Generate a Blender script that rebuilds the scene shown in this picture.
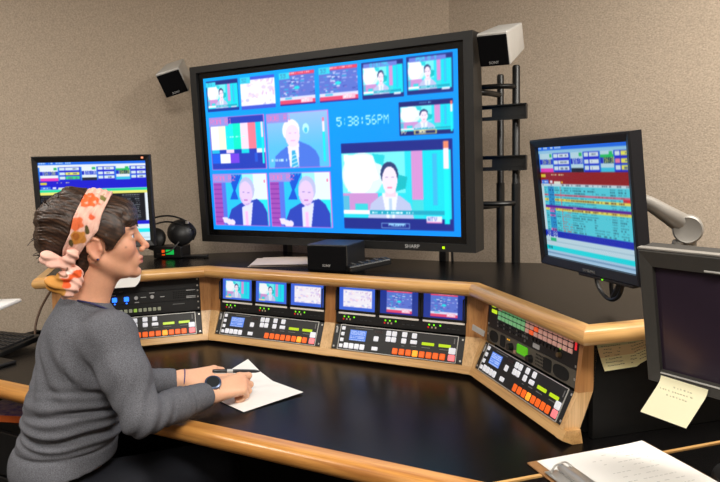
import bpy, bmesh, math, random
import numpy as np
from math import sin, cos, tan, pi, radians, atan2, sqrt
from mathutils import Matrix, Vector, Euler

for _o in list(bpy.data.objects):
    bpy.data.objects.remove(_o)
SC = bpy.context.scene
COL = SC.collection
RNG = random.Random(7)

# ------------------------------------------------------------------ camera, world, lights, exposure
CAM_POS = Vector((1.6711, -1.9393, 1.4045))
CAM_YAW, CAM_PITCH, CAM_ROLL = -0.49106, -0.11204, -0.02528
_f = Vector((sin(CAM_YAW)*cos(CAM_PITCH), cos(CAM_YAW)*cos(CAM_PITCH), sin(CAM_PITCH)))
_r = Vector((cos(CAM_YAW), -sin(CAM_YAW), 0)); _u = _r.cross(_f)
_r2 = cos(CAM_ROLL)*_r + sin(CAM_ROLL)*_u; _u2 = -sin(CAM_ROLL)*_r + cos(CAM_ROLL)*_u
cam_data = bpy.data.cameras.new('camera'); cam = bpy.data.objects.new('camera', cam_data); COL.objects.link(cam)
cam_data.sensor_width = 36; cam_data.lens = 642.52/720*36; cam_data.clip_start = 0.02
cam.matrix_world = Matrix(((_r2.x, _u2.x, -_f.x, CAM_POS.x), (_r2.y, _u2.y, -_f.y, CAM_POS.y), (_r2.z, _u2.z, -_f.z, CAM_POS.z), (0, 0, 0, 1)))
SC.camera = cam

SC.view_settings.view_transform = 'Standard'; SC.view_settings.look = 'None'
SC.view_settings.exposure = 0.0; SC.view_settings.gamma = 1.0; SC.view_settings.use_curve_mapping = False
world = bpy.data.worlds.new('room_air'); SC.world = world; world.use_nodes = True
world.node_tree.nodes['Background'].inputs[0].default_value = (0.9, 0.85, 0.78, 1)
world.node_tree.nodes['Background'].inputs[1].default_value = 0.02

CEIL = 2.72
LAMPS = [(-0.9, -1.6, 36), (1.75, -2.15, 62), (0.4, -3.8, 16), (2.35, -0.35, 60)]      # x, y, watts of the ceiling troffers
def area_light(name, x, y, watts):
    l = bpy.data.lights.new(name, 'AREA'); l.shape = 'RECTANGLE'; l.size = 1.1; l.size_y = 0.5
    l.energy = watts; l.color = (1.0, 0.95, 0.87)
    o = bpy.data.objects.new(name, l); COL.objects.link(o); o.location = (x, y, CEIL - 0.07)
    return o
for _x, _y, _w in LAMPS:
    area_light('troffer_light', _x, _y, _w)

# ------------------------------------------------------------------ helpers
def lin(c):
    return tuple((v/12.92 if v <= 0.04045 else ((v+0.055)/1.055)**2.4) for v in c)
def rgb(r, g, b):
    return lin((r/255, g/255, b/255))
MATS = {}
def mat(name, col, rough=0.5, metal=0.0, var=0.0, scale=(30, 30, 30), bump=0.0, bump_scale=None, emit=None, strength=1.0, spec=0.5,
        col2=None, detail=4, attr=None, attr_emit=None, alpha=None, coat=0.0):
    """A node material: base colour with noise variation, optional bump, colour attribute or emission."""
    if name in MATS: return MATS[name]
    m = bpy.data.materials.new(name); m.use_nodes = True; nt = m.node_tree; N = nt.nodes; Lk = nt.links
    b = N['Principled BSDF']; b.inputs['Roughness'].default_value = rough; b.inputs['Metallic'].default_value = metal
    b.inputs['Specular IOR Level'].default_value = spec; b.inputs['Coat Weight'].default_value = coat
    b.inputs['Base Color'].default_value = (*col, 1)
    tc = N.new('ShaderNodeTexCoord'); mp = N.new('ShaderNodeMapping'); mp.inputs['Scale'].default_value = scale
    Lk.new(tc.outputs['Object'], mp.inputs['Vector'])
    nz = N.new('ShaderNodeTexNoise'); nz.inputs['Scale'].default_value = 1.0; nz.inputs['Detail'].default_value = detail
    Lk.new(mp.outputs['Vector'], nz.inputs['Vector'])
    src = None
    if attr:
        a = N.new('ShaderNodeAttribute'); a.attribute_name = attr; src = a.outputs['Color']
    if var > 0 or col2:
        rp = N.new('ShaderNodeValToRGB'); rp.color_ramp.elements[0].position = 0.3; rp.color_ramp.elements[1].position = 0.7
        if col2: c0, c1 = col, col2
        else: c0, c1 = [v*(1-var) for v in col], [min(1, v*(1+var)) for v in col]
        rp.color_ramp.elements[0].color = (*c0, 1); rp.color_ramp.elements[1].color = (*c1, 1)
        Lk.new(nz.outputs['Fac'], rp.inputs['Fac'])
        if attr:
            rp.color_ramp.elements[0].color = (1-var, 1-var, 1-var, 1); rp.color_ramp.elements[1].color = (1, 1, 1, 1)
            mx = N.new('ShaderNodeMix'); mx.data_type = 'RGBA'; mx.blend_type = 'MULTIPLY'; mx.inputs[0].default_value = 1.0
            Lk.new(src, mx.inputs[6]); Lk.new(rp.outputs['Color'], mx.inputs[7]); src = mx.outputs[2]
        else: src = rp.outputs['Color']
    if src: Lk.new(src, b.inputs['Base Color'])
    if bump:
        nb = nz
        if bump_scale:
            mp2 = N.new('ShaderNodeMapping'); mp2.inputs['Scale'].default_value = bump_scale if hasattr(bump_scale, '__len__') else (bump_scale,)*3
            Lk.new(tc.outputs['Object'], mp2.inputs['Vector'])
            nb = N.new('ShaderNodeTexNoise'); nb.inputs['Scale'].default_value = 1.0; nb.inputs['Detail'].default_value = 3
            Lk.new(mp2.outputs['Vector'], nb.inputs['Vector'])
        bp = N.new('ShaderNodeBump'); bp.inputs['Strength'].default_value = bump; bp.inputs['Distance'].default_value = 0.004
        Lk.new(nb.outputs['Fac'], bp.inputs['Height']); Lk.new(bp.outputs['Normal'], b.inputs['Normal'])
    if emit:
        b.inputs['Emission Color'].default_value = (*emit, 1); b.inputs['Emission Strength'].default_value = strength
    if attr_emit:
        a = N.new('ShaderNodeAttribute'); a.attribute_name = attr_emit
        Lk.new(a.outputs['Color'], b.inputs['Emission Color']); b.inputs['Emission Strength'].default_value = strength
    MATS[name] = m
    return m

def new_obj(name, me, m, parent=None, M=None):
    if m is not None and not me.materials: me.materials.append(m)
    o = bpy.data.objects.new(name, me); COL.objects.link(o)
    if parent is not None: o.parent = parent
    if M is not None: o.matrix_basis = M
    return o
def finish(bm, name, smooth=False):
    me = bpy.data.meshes.new(name)
    bmesh.ops.recalc_face_normals(bm, faces=bm.faces)
    bm.to_mesh(me); bm.free()
    if smooth:
        me.polygons.foreach_set('use_smooth', [True]*len(me.polygons))
        if smooth != 'all':
            try: me.set_sharp_from_angle(angle=radians(38))
            except Exception: pass
    return me
def part(name, bm, m, parent=None, M=None, smooth=False, label=None):
    o = new_obj(name, finish(bm, name, smooth), m, parent, M)
    if label: o['label'] = label
    return o
def thing(name, label, cat, M=None, group=None):
    o = bpy.data.objects.new(name, None); COL.objects.link(o); o.empty_display_size = 0.05
    if M is not None: o.matrix_basis = M
    return tag(o, label, cat, group)
def tag(o, label, cat, group=None):
    o['label'] = label; o['category'] = cat
    if group: o['group'] = group
    return o
def struct(o):
    o['kind'] = 'structure'; return o
def T(x, y, z): return Matrix.Translation((x, y, z))
def Rz(a): return Matrix.Rotation(a, 4, 'Z')
def Rx(a): return Matrix.Rotation(a, 4, 'X')
def Ry(a): return Matrix.Rotation(a, 4, 'Y')
def B(): return bmesh.new()
def box(bm, c, s, bev=0.0, M=None, seg=2):
    r = bmesh.ops.create_cube(bm, size=1.0); vs = r['verts']
    bmesh.ops.scale(bm, vec=s, verts=vs); bmesh.ops.translate(bm, vec=c, verts=vs)
    if bev > 0:
        es = list({e for v in vs for e in v.link_edges})
        g = bmesh.ops.bevel(bm, geom=es, offset=bev, segments=seg, profile=0.5, affect='EDGES')
        vs = list({v for f in g['faces'] for v in f.verts} | {v for v in vs if v.is_valid})
    if M is not None: bmesh.ops.transform(bm, matrix=M, verts=vs)
    return bm
def mkbox(c, s, bev=0.0, M=None, seg=2): return box(B(), c, s, bev, M, seg)
def prism(bm, pts, vec):
    """Extrude a planar polygon (3-D points) along vec."""
    a = [bm.verts.new(p) for p in pts]; b = [bm.verts.new(Vector(p)+Vector(vec)) for p in pts]
    bm.faces.new(a); bm.faces.new(b[::-1]); n = len(a)
    for i in range(n): bm.faces.new((a[i], b[i], b[(i+1) % n], a[(i+1) % n]))
    return bm
def tube(bm, pts, rad, n=8, cap=True, flat=1.0):
    P = [Vector(p) for p in pts]; rads = rad if hasattr(rad, '__len__') else [rad]*len(P)
    rings = []; ref = None
    for i, p in enumerate(P):
        t = ((P[min(i+1, len(P)-1)]-P[max(i-1, 0)])).normalized()
        if ref is None: ref = Vector((0, 0, 1)) if abs(t.z) < 0.9 else Vector((1, 0, 0))
        a = ref.cross(t).normalized(); b = t.cross(a); ref = b
        rings.append([bm.verts.new(p + rads[i]*(cos(2*pi*k/n)*a + flat*sin(2*pi*k/n)*b)) for k in range(n)])
    for q, w in zip(rings, rings[1:]):
        for k in range(n): bm.faces.new((q[k], q[(k+1) % n], w[(k+1) % n], w[k]))
    if cap: bm.faces.new(rings[0][::-1]); bm.faces.new(rings[-1])
    return bm
def lathe(bm, prof, n=24, M=None):
    """prof: (radius, z) pairs, from bottom axis to top axis."""
    rings = []
    for r, z in prof:
        if r < 1e-6: rings.append([bm.verts.new((0, 0, z))])
        else: rings.append([bm.verts.new((r*cos(2*pi*k/n), r*sin(2*pi*k/n), z)) for k in range(n)])
    for q, w in zip(rings, rings[1:]):
        for k in range(n):
            k2 = (k+1) % n
            if len(q) == 1 and len(w) == 1: continue
            if len(q) == 1: bm.faces.new((q[0], w[k2], w[k]))
            elif len(w) == 1: bm.faces.new((q[k], q[k2], w[0]))
            else: bm.faces.new((q[k], q[k2], w[k2], w[k]))
    if M is not None: bmesh.ops.transform(bm, matrix=M, verts=[v for r_ in rings for v in r_])
    return bm
def smooth_path(pts, n=6):
    P = [Vector(p) for p in pts]; P = [2*P[0]-P[1]] + P + [2*P[-1]-P[-2]]; out = []
    for i in range(1, len(P)-2):
        for k in range(n):
            t = k/n; a, b, c, d = P[i-1:i+3]
            out.append(0.5*((2*b)+(c-a)*t+(2*a-5*b+4*c-d)*t*t+(3*b-a-3*c+d)*t**3))
    out.append(P[-2]); return out
def text(name, s, size, m, parent, M, depth=0.0004):
    cu = bpy.data.curves.new(name, 'FONT'); cu.body = s; cu.size = size; cu.extrude = depth; cu.align_x = 'CENTER'; cu.align_y = 'CENTER'
    cu.resolution_u = 2; cu.materials.append(m)
    tmp = bpy.data.objects.new(name, cu); me = bpy.data.meshes.new_from_object(tmp); bpy.data.objects.remove(tmp); bpy.data.curves.remove(cu)
    return new_obj(name, me, m, parent, M)
FRONT = Rx(pi/2)       # lays text / flat things drawn in XY onto the XZ face that looks to -Y

# ------------------------------------------------------------------ painted screens (flat print, as point colours on a flat grid)
FONT = {'0': '01110100011001110101110011000101110', '1': '00100011000010000100001000010001110', '2': '01110100010000100010001000100011111',
 '3': '11110000010000101110000010000111110', '4': '00010001100101010010111110001000010', '5': '11111100001111000001000011000101110', '6': '00110010001000011110100011000101110',
 '7': '11111000010001000100010000100001000', '8': '01110100011000101110100011000101110', '9': '01110100011000101111000010001001100', ':': '00000001000010000000001000010000000',
 'P': '11110100011000111110100001000010000', 'M': '10001110111010110101100011000110001', 'R': '11110100011000111110101001001010001',
 'O': '01110100011000110001100011000101110', 'N': '10001110011010110011100011000110001', 'B': '11110100011000111110100011000111110',
 'G': '01110100011000010111100011000101111', 'A': '01110100011000111111100011000110001', 'D': '11110100011000110001100011000111110',
 'I': '01110001000010000100001000010001110', 'T': '11111001000010000100001000010000100', 'L': '10000100001000010000100001000011111',
 'E': '11111100001000011110100001000011111', 'V': '10001100011000110001100010101000100', 'C': '01110100011000010000100001000101110', 'W': '10001100011000110101101011101110001',
 'S': '01111100001000001110000010000111110', ' ': '0'*35}
class Canvas:
    def __init__(s, w, h, bg): s.w, s.h = w, h; s.a = np.zeros((h, w, 3), np.float32); s.a[:] = np.array(bg)/255
    def rect(s, u0, v0, u1, v1, c):
        x0, x1 = int(round(u0*s.w)), max(int(round(u1*s.w)), int(round(u0*s.w))+1); y0, y1 = int(round(v0*s.h)), max(int(round(v1*s.h)), int(round(v0*s.h))+1)
        s.a[max(0, y0):y1, max(0, x0):x1] = np.array(c)/255
    def grid(s):
        v, u = np.mgrid[0:s.h, 0:s.w]; return (u+0.5)/s.w, (v+0.5)/s.h
    def ell(s, u, v, ru, rv, c):
        U, V = s.grid(); s.a[((U-u)/ru)**2+((V-v)/rv)**2 < 1] = np.array(c)/255
    def poly(s, pts, c):
        U, V = s.grid(); ins = np.zeros(U.shape, bool); n = len(pts)
        for i in range(n):
            (x0, y0), (x1, y1) = pts[i], pts[(i+1) % n]
            if y0 == y1: continue
            ins ^= ((V >= min(y0, y1)) & (V < max(y0, y1)) & (U < x0+(V-y0)*(x1-x0)/(y1-y0)))
        s.a[ins] = np.array(c)/255
    def sub(s, u0, v0, u1, v1, fn, *k):
        w, h = int(round((u1-u0)*s.w)), int(round((v1-v0)*s.h)); c = Canvas(w, h, (0, 0, 0)); fn(c, *k)
        x, y = int(round(u0*s.w)), int(round(v0*s.h)); s.a[y:y+h, x:x+w] = c.a
    def text(s, u, v, t, hpx, c, sx=1.0):
        y0 = int(v*s.h); x = u*s.w; k = hpx/7; kx = k*sx
        for ch in t:
            g = FONT.get(ch, '0'*35)
            for j in range(7):
                for i in range(5):
                    if g[j*5+i] == '1':
                        s.a[int(y0+j*k):max(int(y0+(j+1)*k), int(y0+j*k)+1), int(x+i*kx):max(int(x+(i+1)*kx), int(x+i*kx)+1)] = np.array(c)/255
            x += 6*kx
    def scrib(s, u0, v0, u1, c, rng, hh=0.012, fill=0.7):
        u = u0
        while u < u1:
            w = rng.uniform(0.006, 0.02)
            if rng.random() < fill: s.rect(u, v0, min(u+w, u1), v0+hh, c)
            u += w+0.004
def anchor(c, k=0, bar=True):
    c.a[:] = np.array((40, 225, 240))/255
    c.rect(0, 0, 0.6, 0.62, (120, 240, 246)); c.ell(0.2, 0.34, 0.2, 0.34, (226, 252, 255)); c.ell(0.16, 0.36, 0.14, 0.27, (255, 250, 255)); c.poly([(0.02, 0.02), (0.3, 0.05), (0.36, 0.4), (0.05, 0.6)], (250, 253, 255)); c.poly([(0.3, 0.02), (0.42, 0.05), (0.4, 0.2), (0.33, 0.16)], (40, 214, 226))
    c.poly([(0.45, 0.3), (0.62, 0.38), (0.6, 0.55), (0.5, 0.6)], (20, 190, 200))
    c.rect(0.66, 0, 0.76, 0.75, (214, 150, 216)); c.rect(0.0, 0.62, 0.34, 0.92, (206, 150, 214)); c.rect(0.0, 0.66, 0.06, 0.9, (90, 190, 226)); c.rect(0.12, 0.78, 0.24, 0.95, (60, 215, 225))
    c.rect(0.76, 0.0, 1, 1, (20, 225, 240)); c.rect(0.84, 0.05, 0.88, 0.8, (60, 190, 240)); c.rect(0.66, 0.72, 0.76, 0.95, (70, 220, 228))
    c.poly([(0.24, 1), (0.27, 0.78), (0.36, 0.66), (0.55, 0.66), (0.64, 0.78), (0.67, 1)], (190, 200, 236))
    c.poly([(0.38, 0.62), (0.53, 0.62), (0.49, 1), (0.42, 1)], (240, 244, 255)); c.rect(0.445, 0.7, 0.47, 1, (190, 214, 240))
    c.rect(0.41, 0.5, 0.51, 0.68, (240, 214, 232)); c.ell(0.455, 0.335, 0.082, 0.185, (48, 66, 120)); c.ell(0.457, 0.425, 0.07, 0.205, (250, 232, 246))
    c.rect(0.415, 0.37, 0.445, 0.385, (150, 140, 190)); c.rect(0.47, 0.37, 0.5, 0.385, (150, 140, 190)); c.rect(0.435, 0.53, 0.48, 0.55, (230, 130, 170))
    if bar:
        c.rect(0, 0.88, 0.26, 0.94, (255, 250, 252)); c.rect(0.26, 0.88, 0.95, 0.94, (30, 170, 200)); c.scrib(0.28, 0.895, 0.66, (225, 250, 255), RNG, 0.03)
def boxed(c, lab=None, k=0):
    c.a[:] = np.array((34, 48, 130))/255
    c.sub(0.03, 0.14, 0.98, 0.9, anchor)
    c.rect(0.76, 0.86, 0.93, 0.93, (225, 235, 250))
    if lab: c.rect(0.05, 0.03, 0.86, 0.16, (110, 130, 224)); c.text(0.22, 0.05, lab, c.h*0.1, (70, 225, 250))
def mapred(c, tg=False):
    c.a[:] = np.array((96, 120, 214))/255
    r = random.Random(5)
    for _ in range(70):
        u, v = r.random(), r.uniform(0.12, 0.72); w = r.uniform(0.03, 0.12)
        c.rect(u, v, min(1, u+w), v+0.03, r.choice([(160, 176, 240), (205, 215, 250), (130, 120, 210), (60, 170, 226), (70, 90, 190)]))
    c.ell(0.5, 0.48, 0.08, 0.05, (40, 224, 236)); c.rect(0, 0, 1, 0.09, (240, 70, 104)); c.scrib(0.3, 0.02, 0.85, (255, 190, 205), r, 0.04)
    c.rect(0, 0.75, 1, 0.84, (225, 226, 250)); c.rect(0.15, 0.77, 0.35, 0.82, (90, 200, 236)); c.rect(0, 0.84, 1, 0.98, (232, 76, 116))
    c.rect(0.6, 0.8, 0.92, 0.95, (252, 190, 214)); c.text(0.64, 0.83, 'WTV', max(4, c.h*0.1), (255, 255, 255)); c.rect(0, 0.97, 1, 1, (60, 30, 140))
    if tg: c.rect(0, 0.0, 0.3, 0.2, (60, 214, 240)); c.text(0.05, 0.04, 'S3', c.h*0.12, (60, 130, 190))
def mappink(c, tg=False):
    c.a[:] = np.array((250, 244, 252))/255; r = random.Random(3)
    for _ in range(60):
        u, v = r.random(), r.random(); c.ell(u, v, r.uniform(0.02, 0.09), r.uniform(0.02, 0.07), r.choice([(228, 214, 248), (255, 226, 236), (255, 252, 255), (206, 206, 246), (255, 255, 255)]))
    for _ in range(14):
        c.ell(r.uniform(0.6, 1), r.uniform(0.1, 0.6), 0.02, 0.05, (224, 196, 232))
    if tg:
        c.rect(0, 0, 1, 0.1, (66, 92, 220)); c.rect(0, 0.88, 1, 1, (66, 92, 220)); c.rect(0, 0, 0.3, 0.2, (60, 214, 240)); c.text(0.05, 0.04, 'S2', c.h*0.12, (60, 150, 200))
def first_thumb(c):
    boxed(c); c.rect(0, 0.03, 0.3, 0.2, (60, 214, 240)); c.text(0.06, 0.05, 'S1', c.h*0.12, (60, 150, 200)); c.rect(0, 0.9, 1, 1, (20, 60, 160))
def meter(c, top=0.06):
    c.rect(0.955, top, 0.99, top+0.1, (250, 120, 110)); c.rect(0.955, top+0.1, 0.99, top+0.32, (250, 240, 255)); c.rect(0.955, top+0.32, 0.99, 0.93, (20, 240, 240))
def name_tag(c, s):
    c.rect(0, 0.005, 0.36, 0.17, (150, 150, 232)); c.text(0.03, 0.035, s, c.h*0.11, (255, 120, 190), 0.95)
def outline(c, col=(236, 120, 214)):
    for q in ((0, 0, 1, 0.012), (0, 0.985, 1, 1), (0, 0, 0.012, 1), (0.985, 0, 1, 1)): c.rect(*q, col)
def bars(c):
    c.a[:] = np.array((38, 66, 190))/255
    cols = [(250, 252, 255), (255, 250, 222), (20, 236, 246), (0, 244, 206), (255, 226, 248), (250, 128, 150), (0, 214, 250)]
    for i, q in enumerate(cols): c.rect(0.02+i*0.137, 0.14, 0.02+(i+1)*0.137, 0.62, q)
    c.rect(0.02, 0.62, 0.157, 0.68, (30, 190, 236)); c.rect(0.29, 0.62, 0.43, 0.68, (252, 220, 246)); c.rect(0.57, 0.62, 0.7, 0.7, (20, 220, 236)); c.rect(0.84, 0.62, 0.98, 0.7, (240, 244, 255))
    c.rect(0.02, 0.7, 0.17, 0.88, (20, 100, 240)); c.rect(0.17, 0.7, 0.36, 0.88, (252, 252, 255)); c.rect(0.36, 0.7, 0.52, 0.88, (120, 70, 236)); c.rect(0.8, 0.7, 0.85, 0.86, (40, 90, 220))
    c.scrib(0.32, 0.37, 0.64, (190, 250, 255), RNG, 0.02); c.rect(0.93, 0.14, 0.97, 0.42, (250, 225, 240)); c.rect(0.93, 0.42, 0.97, 0.9, (20, 240, 240))
    name_tag(c, 'RON R1'); outline(c)
def old_man(c):
    c.a[:] = np.array((92, 196, 250))/255; U, V = c.grid(); c.a[..., 0] += (0.25*np.clip(1-V*1.6, 0, 1)); c.a = np.clip(c.a, 0, 1)
    c.ell(0.64, 0.3, 0.05, 0.09, (190, 250, 255)); c.ell(0.64, 0.33, 0.025, 0.05, (80, 200, 245))
    c.poly([(0.1, 1), (0.12, 0.78), (0.22, 0.68), (0.36, 0.58), (0.52, 0.52), (0.68, 0.6), (0.78, 0.7), (0.83, 0.82), (0.83, 1)], (76, 122, 232))
    c.poly([(0.33, 0.6), (0.52, 0.55), (0.5, 1), (0.36, 1)], (246, 240, 255)); c.poly([(0.4, 0.68), (0.45, 0.68), (0.5, 1), (0.38, 1)], (60, 180, 232))
    for i in range(4): c.poly([(0.38, 0.78+i*0.07), (0.49, 0.73+i*0.07), (0.49, 0.75+i*0.07), (0.38, 0.8+i*0.07)], (200, 244, 250))
    c.ell(0.4, 0.32, 0.14, 0.2, (252, 250, 255)); c.ell(0.42, 0.42, 0.115, 0.2, (252, 226, 250)); c.rect(0.36, 0.36, 0.4, 0.375, (190, 160, 220)); c.rect(0.45, 0.36, 0.49, 0.375, (190, 160, 220)); c.rect(0.39, 0.5, 0.46, 0.515, (226, 150, 210))
    c.scrib(0.04, 0.83, 0.32, (190, 236, 250), RNG, 0.05); c.rect(0.9, 0.12, 0.935, 0.19, (240, 130, 170)); c.rect(0.9, 0.19, 0.935, 0.38, (252, 236, 252)); c.rect(0.9, 0.38, 0.935, 0.9, (20, 240, 240))
    name_tag(c, 'BOB R1'); outline(c)
def dark_man(c, lab):
    c.a[:] = np.array((40, 200, 250))/255
    c.rect(0.0, 0.15, 0.17, 1, (164, 80, 190))
    for i in range(9): c.rect(0.0, 0.2+i*0.09, 0.16, 0.215+i*0.09, (110, 40, 160))
    c.rect(0.16, 0.1, 0.24, 1, (90, 120, 236)); c.rect(0.7, 0, 1, 0.55, (230, 250, 255)); c.rect(0.55, 0, 0.75, 0.3, (160, 244, 252)); c.rect(0.8, 0.5, 1, 0.9, (40, 236, 244))
    for i in range(5): c.poly([(0.3+i*0.05, 0.02), (0.34+i*0.05, 0.02), (0.46-i*0.03, 0.5), (0.42-i*0.03, 0.5)], (20, 90, 220))
    c.poly([(0.2, 1), (0.32, 0.68), (0.5, 0.56), (0.62, 0.54), (0.8, 0.48), (0.9, 0.58), (0.97, 0.75), (0.97, 1)], (44, 70, 190))
    c.poly([(0.52, 0.64), (0.72, 0.54), (0.66, 1), (0.52, 1)], (226, 228, 255)); c.rect(0.57, 0.72, 0.62, 1, (250, 190, 240))
    c.ell(0.62, 0.3, 0.14, 0.23, (190, 196, 236)); c.ell(0.6, 0.38, 0.12, 0.23, (232, 206, 250)); c.rect(0.54, 0.345, 0.58, 0.36, (120, 100, 176)); c.rect(0.63, 0.355, 0.67, 0.37, (120, 100, 176)); c.poly([(0.47, 0.4), (0.51, 0.5), (0.6, 0.61), (0.66, 0.58), (0.7, 0.46), (0.66, 0.56), (0.57, 0.58)], (204, 172, 228)); c.rect(0.56, 0.5, 0.63, 0.52, (190, 110, 190))
    for i, q in enumerate([(0.2, 0.9), (0.26, 0.93), (0.32, 0.94)]): c.ell(q[0], q[1], 0.05, 0.06, (236, 226, 255))
    c.poly([(0.13, 0.85), (0.17, 0.84), (0.24, 0.95), (0.18, 0.96)], (236, 226, 255)); c.rect(0.93, 0.12, 0.96, 0.18, (240, 130, 170))
    name_tag(c, lab); outline(c)
def preview(c):
    c.a[:] = np.array((30, 40, 120))/255; c.sub(0.02, 0.14, 0.99, 0.86, anchor); c.scrib(0.4, 0.04, 0.6, (120, 200, 240), RNG, 0.05)
    meter(c, 0.06); c.rect(0.28, 0.86, 0.7, 0.98, (200, 200, 120)); c.rect(0.3, 0.88, 0.68, 0.96, (40, 50, 110)); c.text(0.04, 0.87, 'PV', c.h*0.1, (236, 236, 200)); c.text(0.38, 0.88, 'MON', c.h*0.08, (236, 236, 200))
def program(c):
    c.a[:] = np.array((30, 44, 140))/255; c.sub(0.0, 0.115, 0.985, 0.87, anchor)
    c.rect(0.77, 0.84, 0.9, 0.9, (230, 236, 250)); c.text(0.78, 0.85, 'WTV', c.h*0.045, (90, 110, 210)); c.rect(0.77, 0.9, 0.9, 0.915, (230, 140, 200))
    c.rect(0.925, 0.025, 0.965, 0.1, (240, 140, 110)); c.rect(0.925, 0.1, 0.965, 0.32, (250, 236, 252)); c.rect(0.925, 0.32, 0.965, 0.92, (20, 240, 244))
    c.rect(0.36, 0.92, 0.62, 0.985, (130, 180, 236)); c.rect(0.366, 0.93, 0.614, 0.975, (30, 44, 140)); c.text(0.43, 0.932, 'PROGRAM', c.h*0.035, (150, 210, 250))
def paint_tv():
    c = Canvas(460, 260, (0, 146, 255)); U, V = c.grid()
    c.a[..., 1] += 0.10*np.clip(1-V*1.2, 0, 1)*(1-U*0.6)
    c.sub(0.014, 0.024, 0.164, 0.222, first_thumb); c.sub(0.173, 0.022, 0.326, 0.222, mappink, True); c.sub(0.345, 0.022, 0.491, 0.22, mapred, True); c.sub(0.509, 0.02, 0.657, 0.22, mapred, True)
    c.sub(0.672, 0.02, 0.82, 0.222, boxed, 'DIGITAL'); c.sub(0.831, 0.017, 0.984, 0.222, boxed, 'PGM OUT'); c.sub(0.8, 0.253, 0.98, 0.438, preview)
    c.sub(0.015, 0.259, 0.271, 0.602, bars); c.sub(0.28, 0.261, 0.538, 0.601, old_man); c.sub(0.014, 0.628, 0.27, 0.972, dark_man, 'RON R2'); c.sub(0.278, 0.628, 0.536, 0.972, dark_man, 'BOB R2')
    c.text(0.571, 0.313, '5:38:56PM', 14, (196, 250, 255), 0.84); c.sub(0.583, 0.466, 0.977, 0.97, program)
    return c
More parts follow.
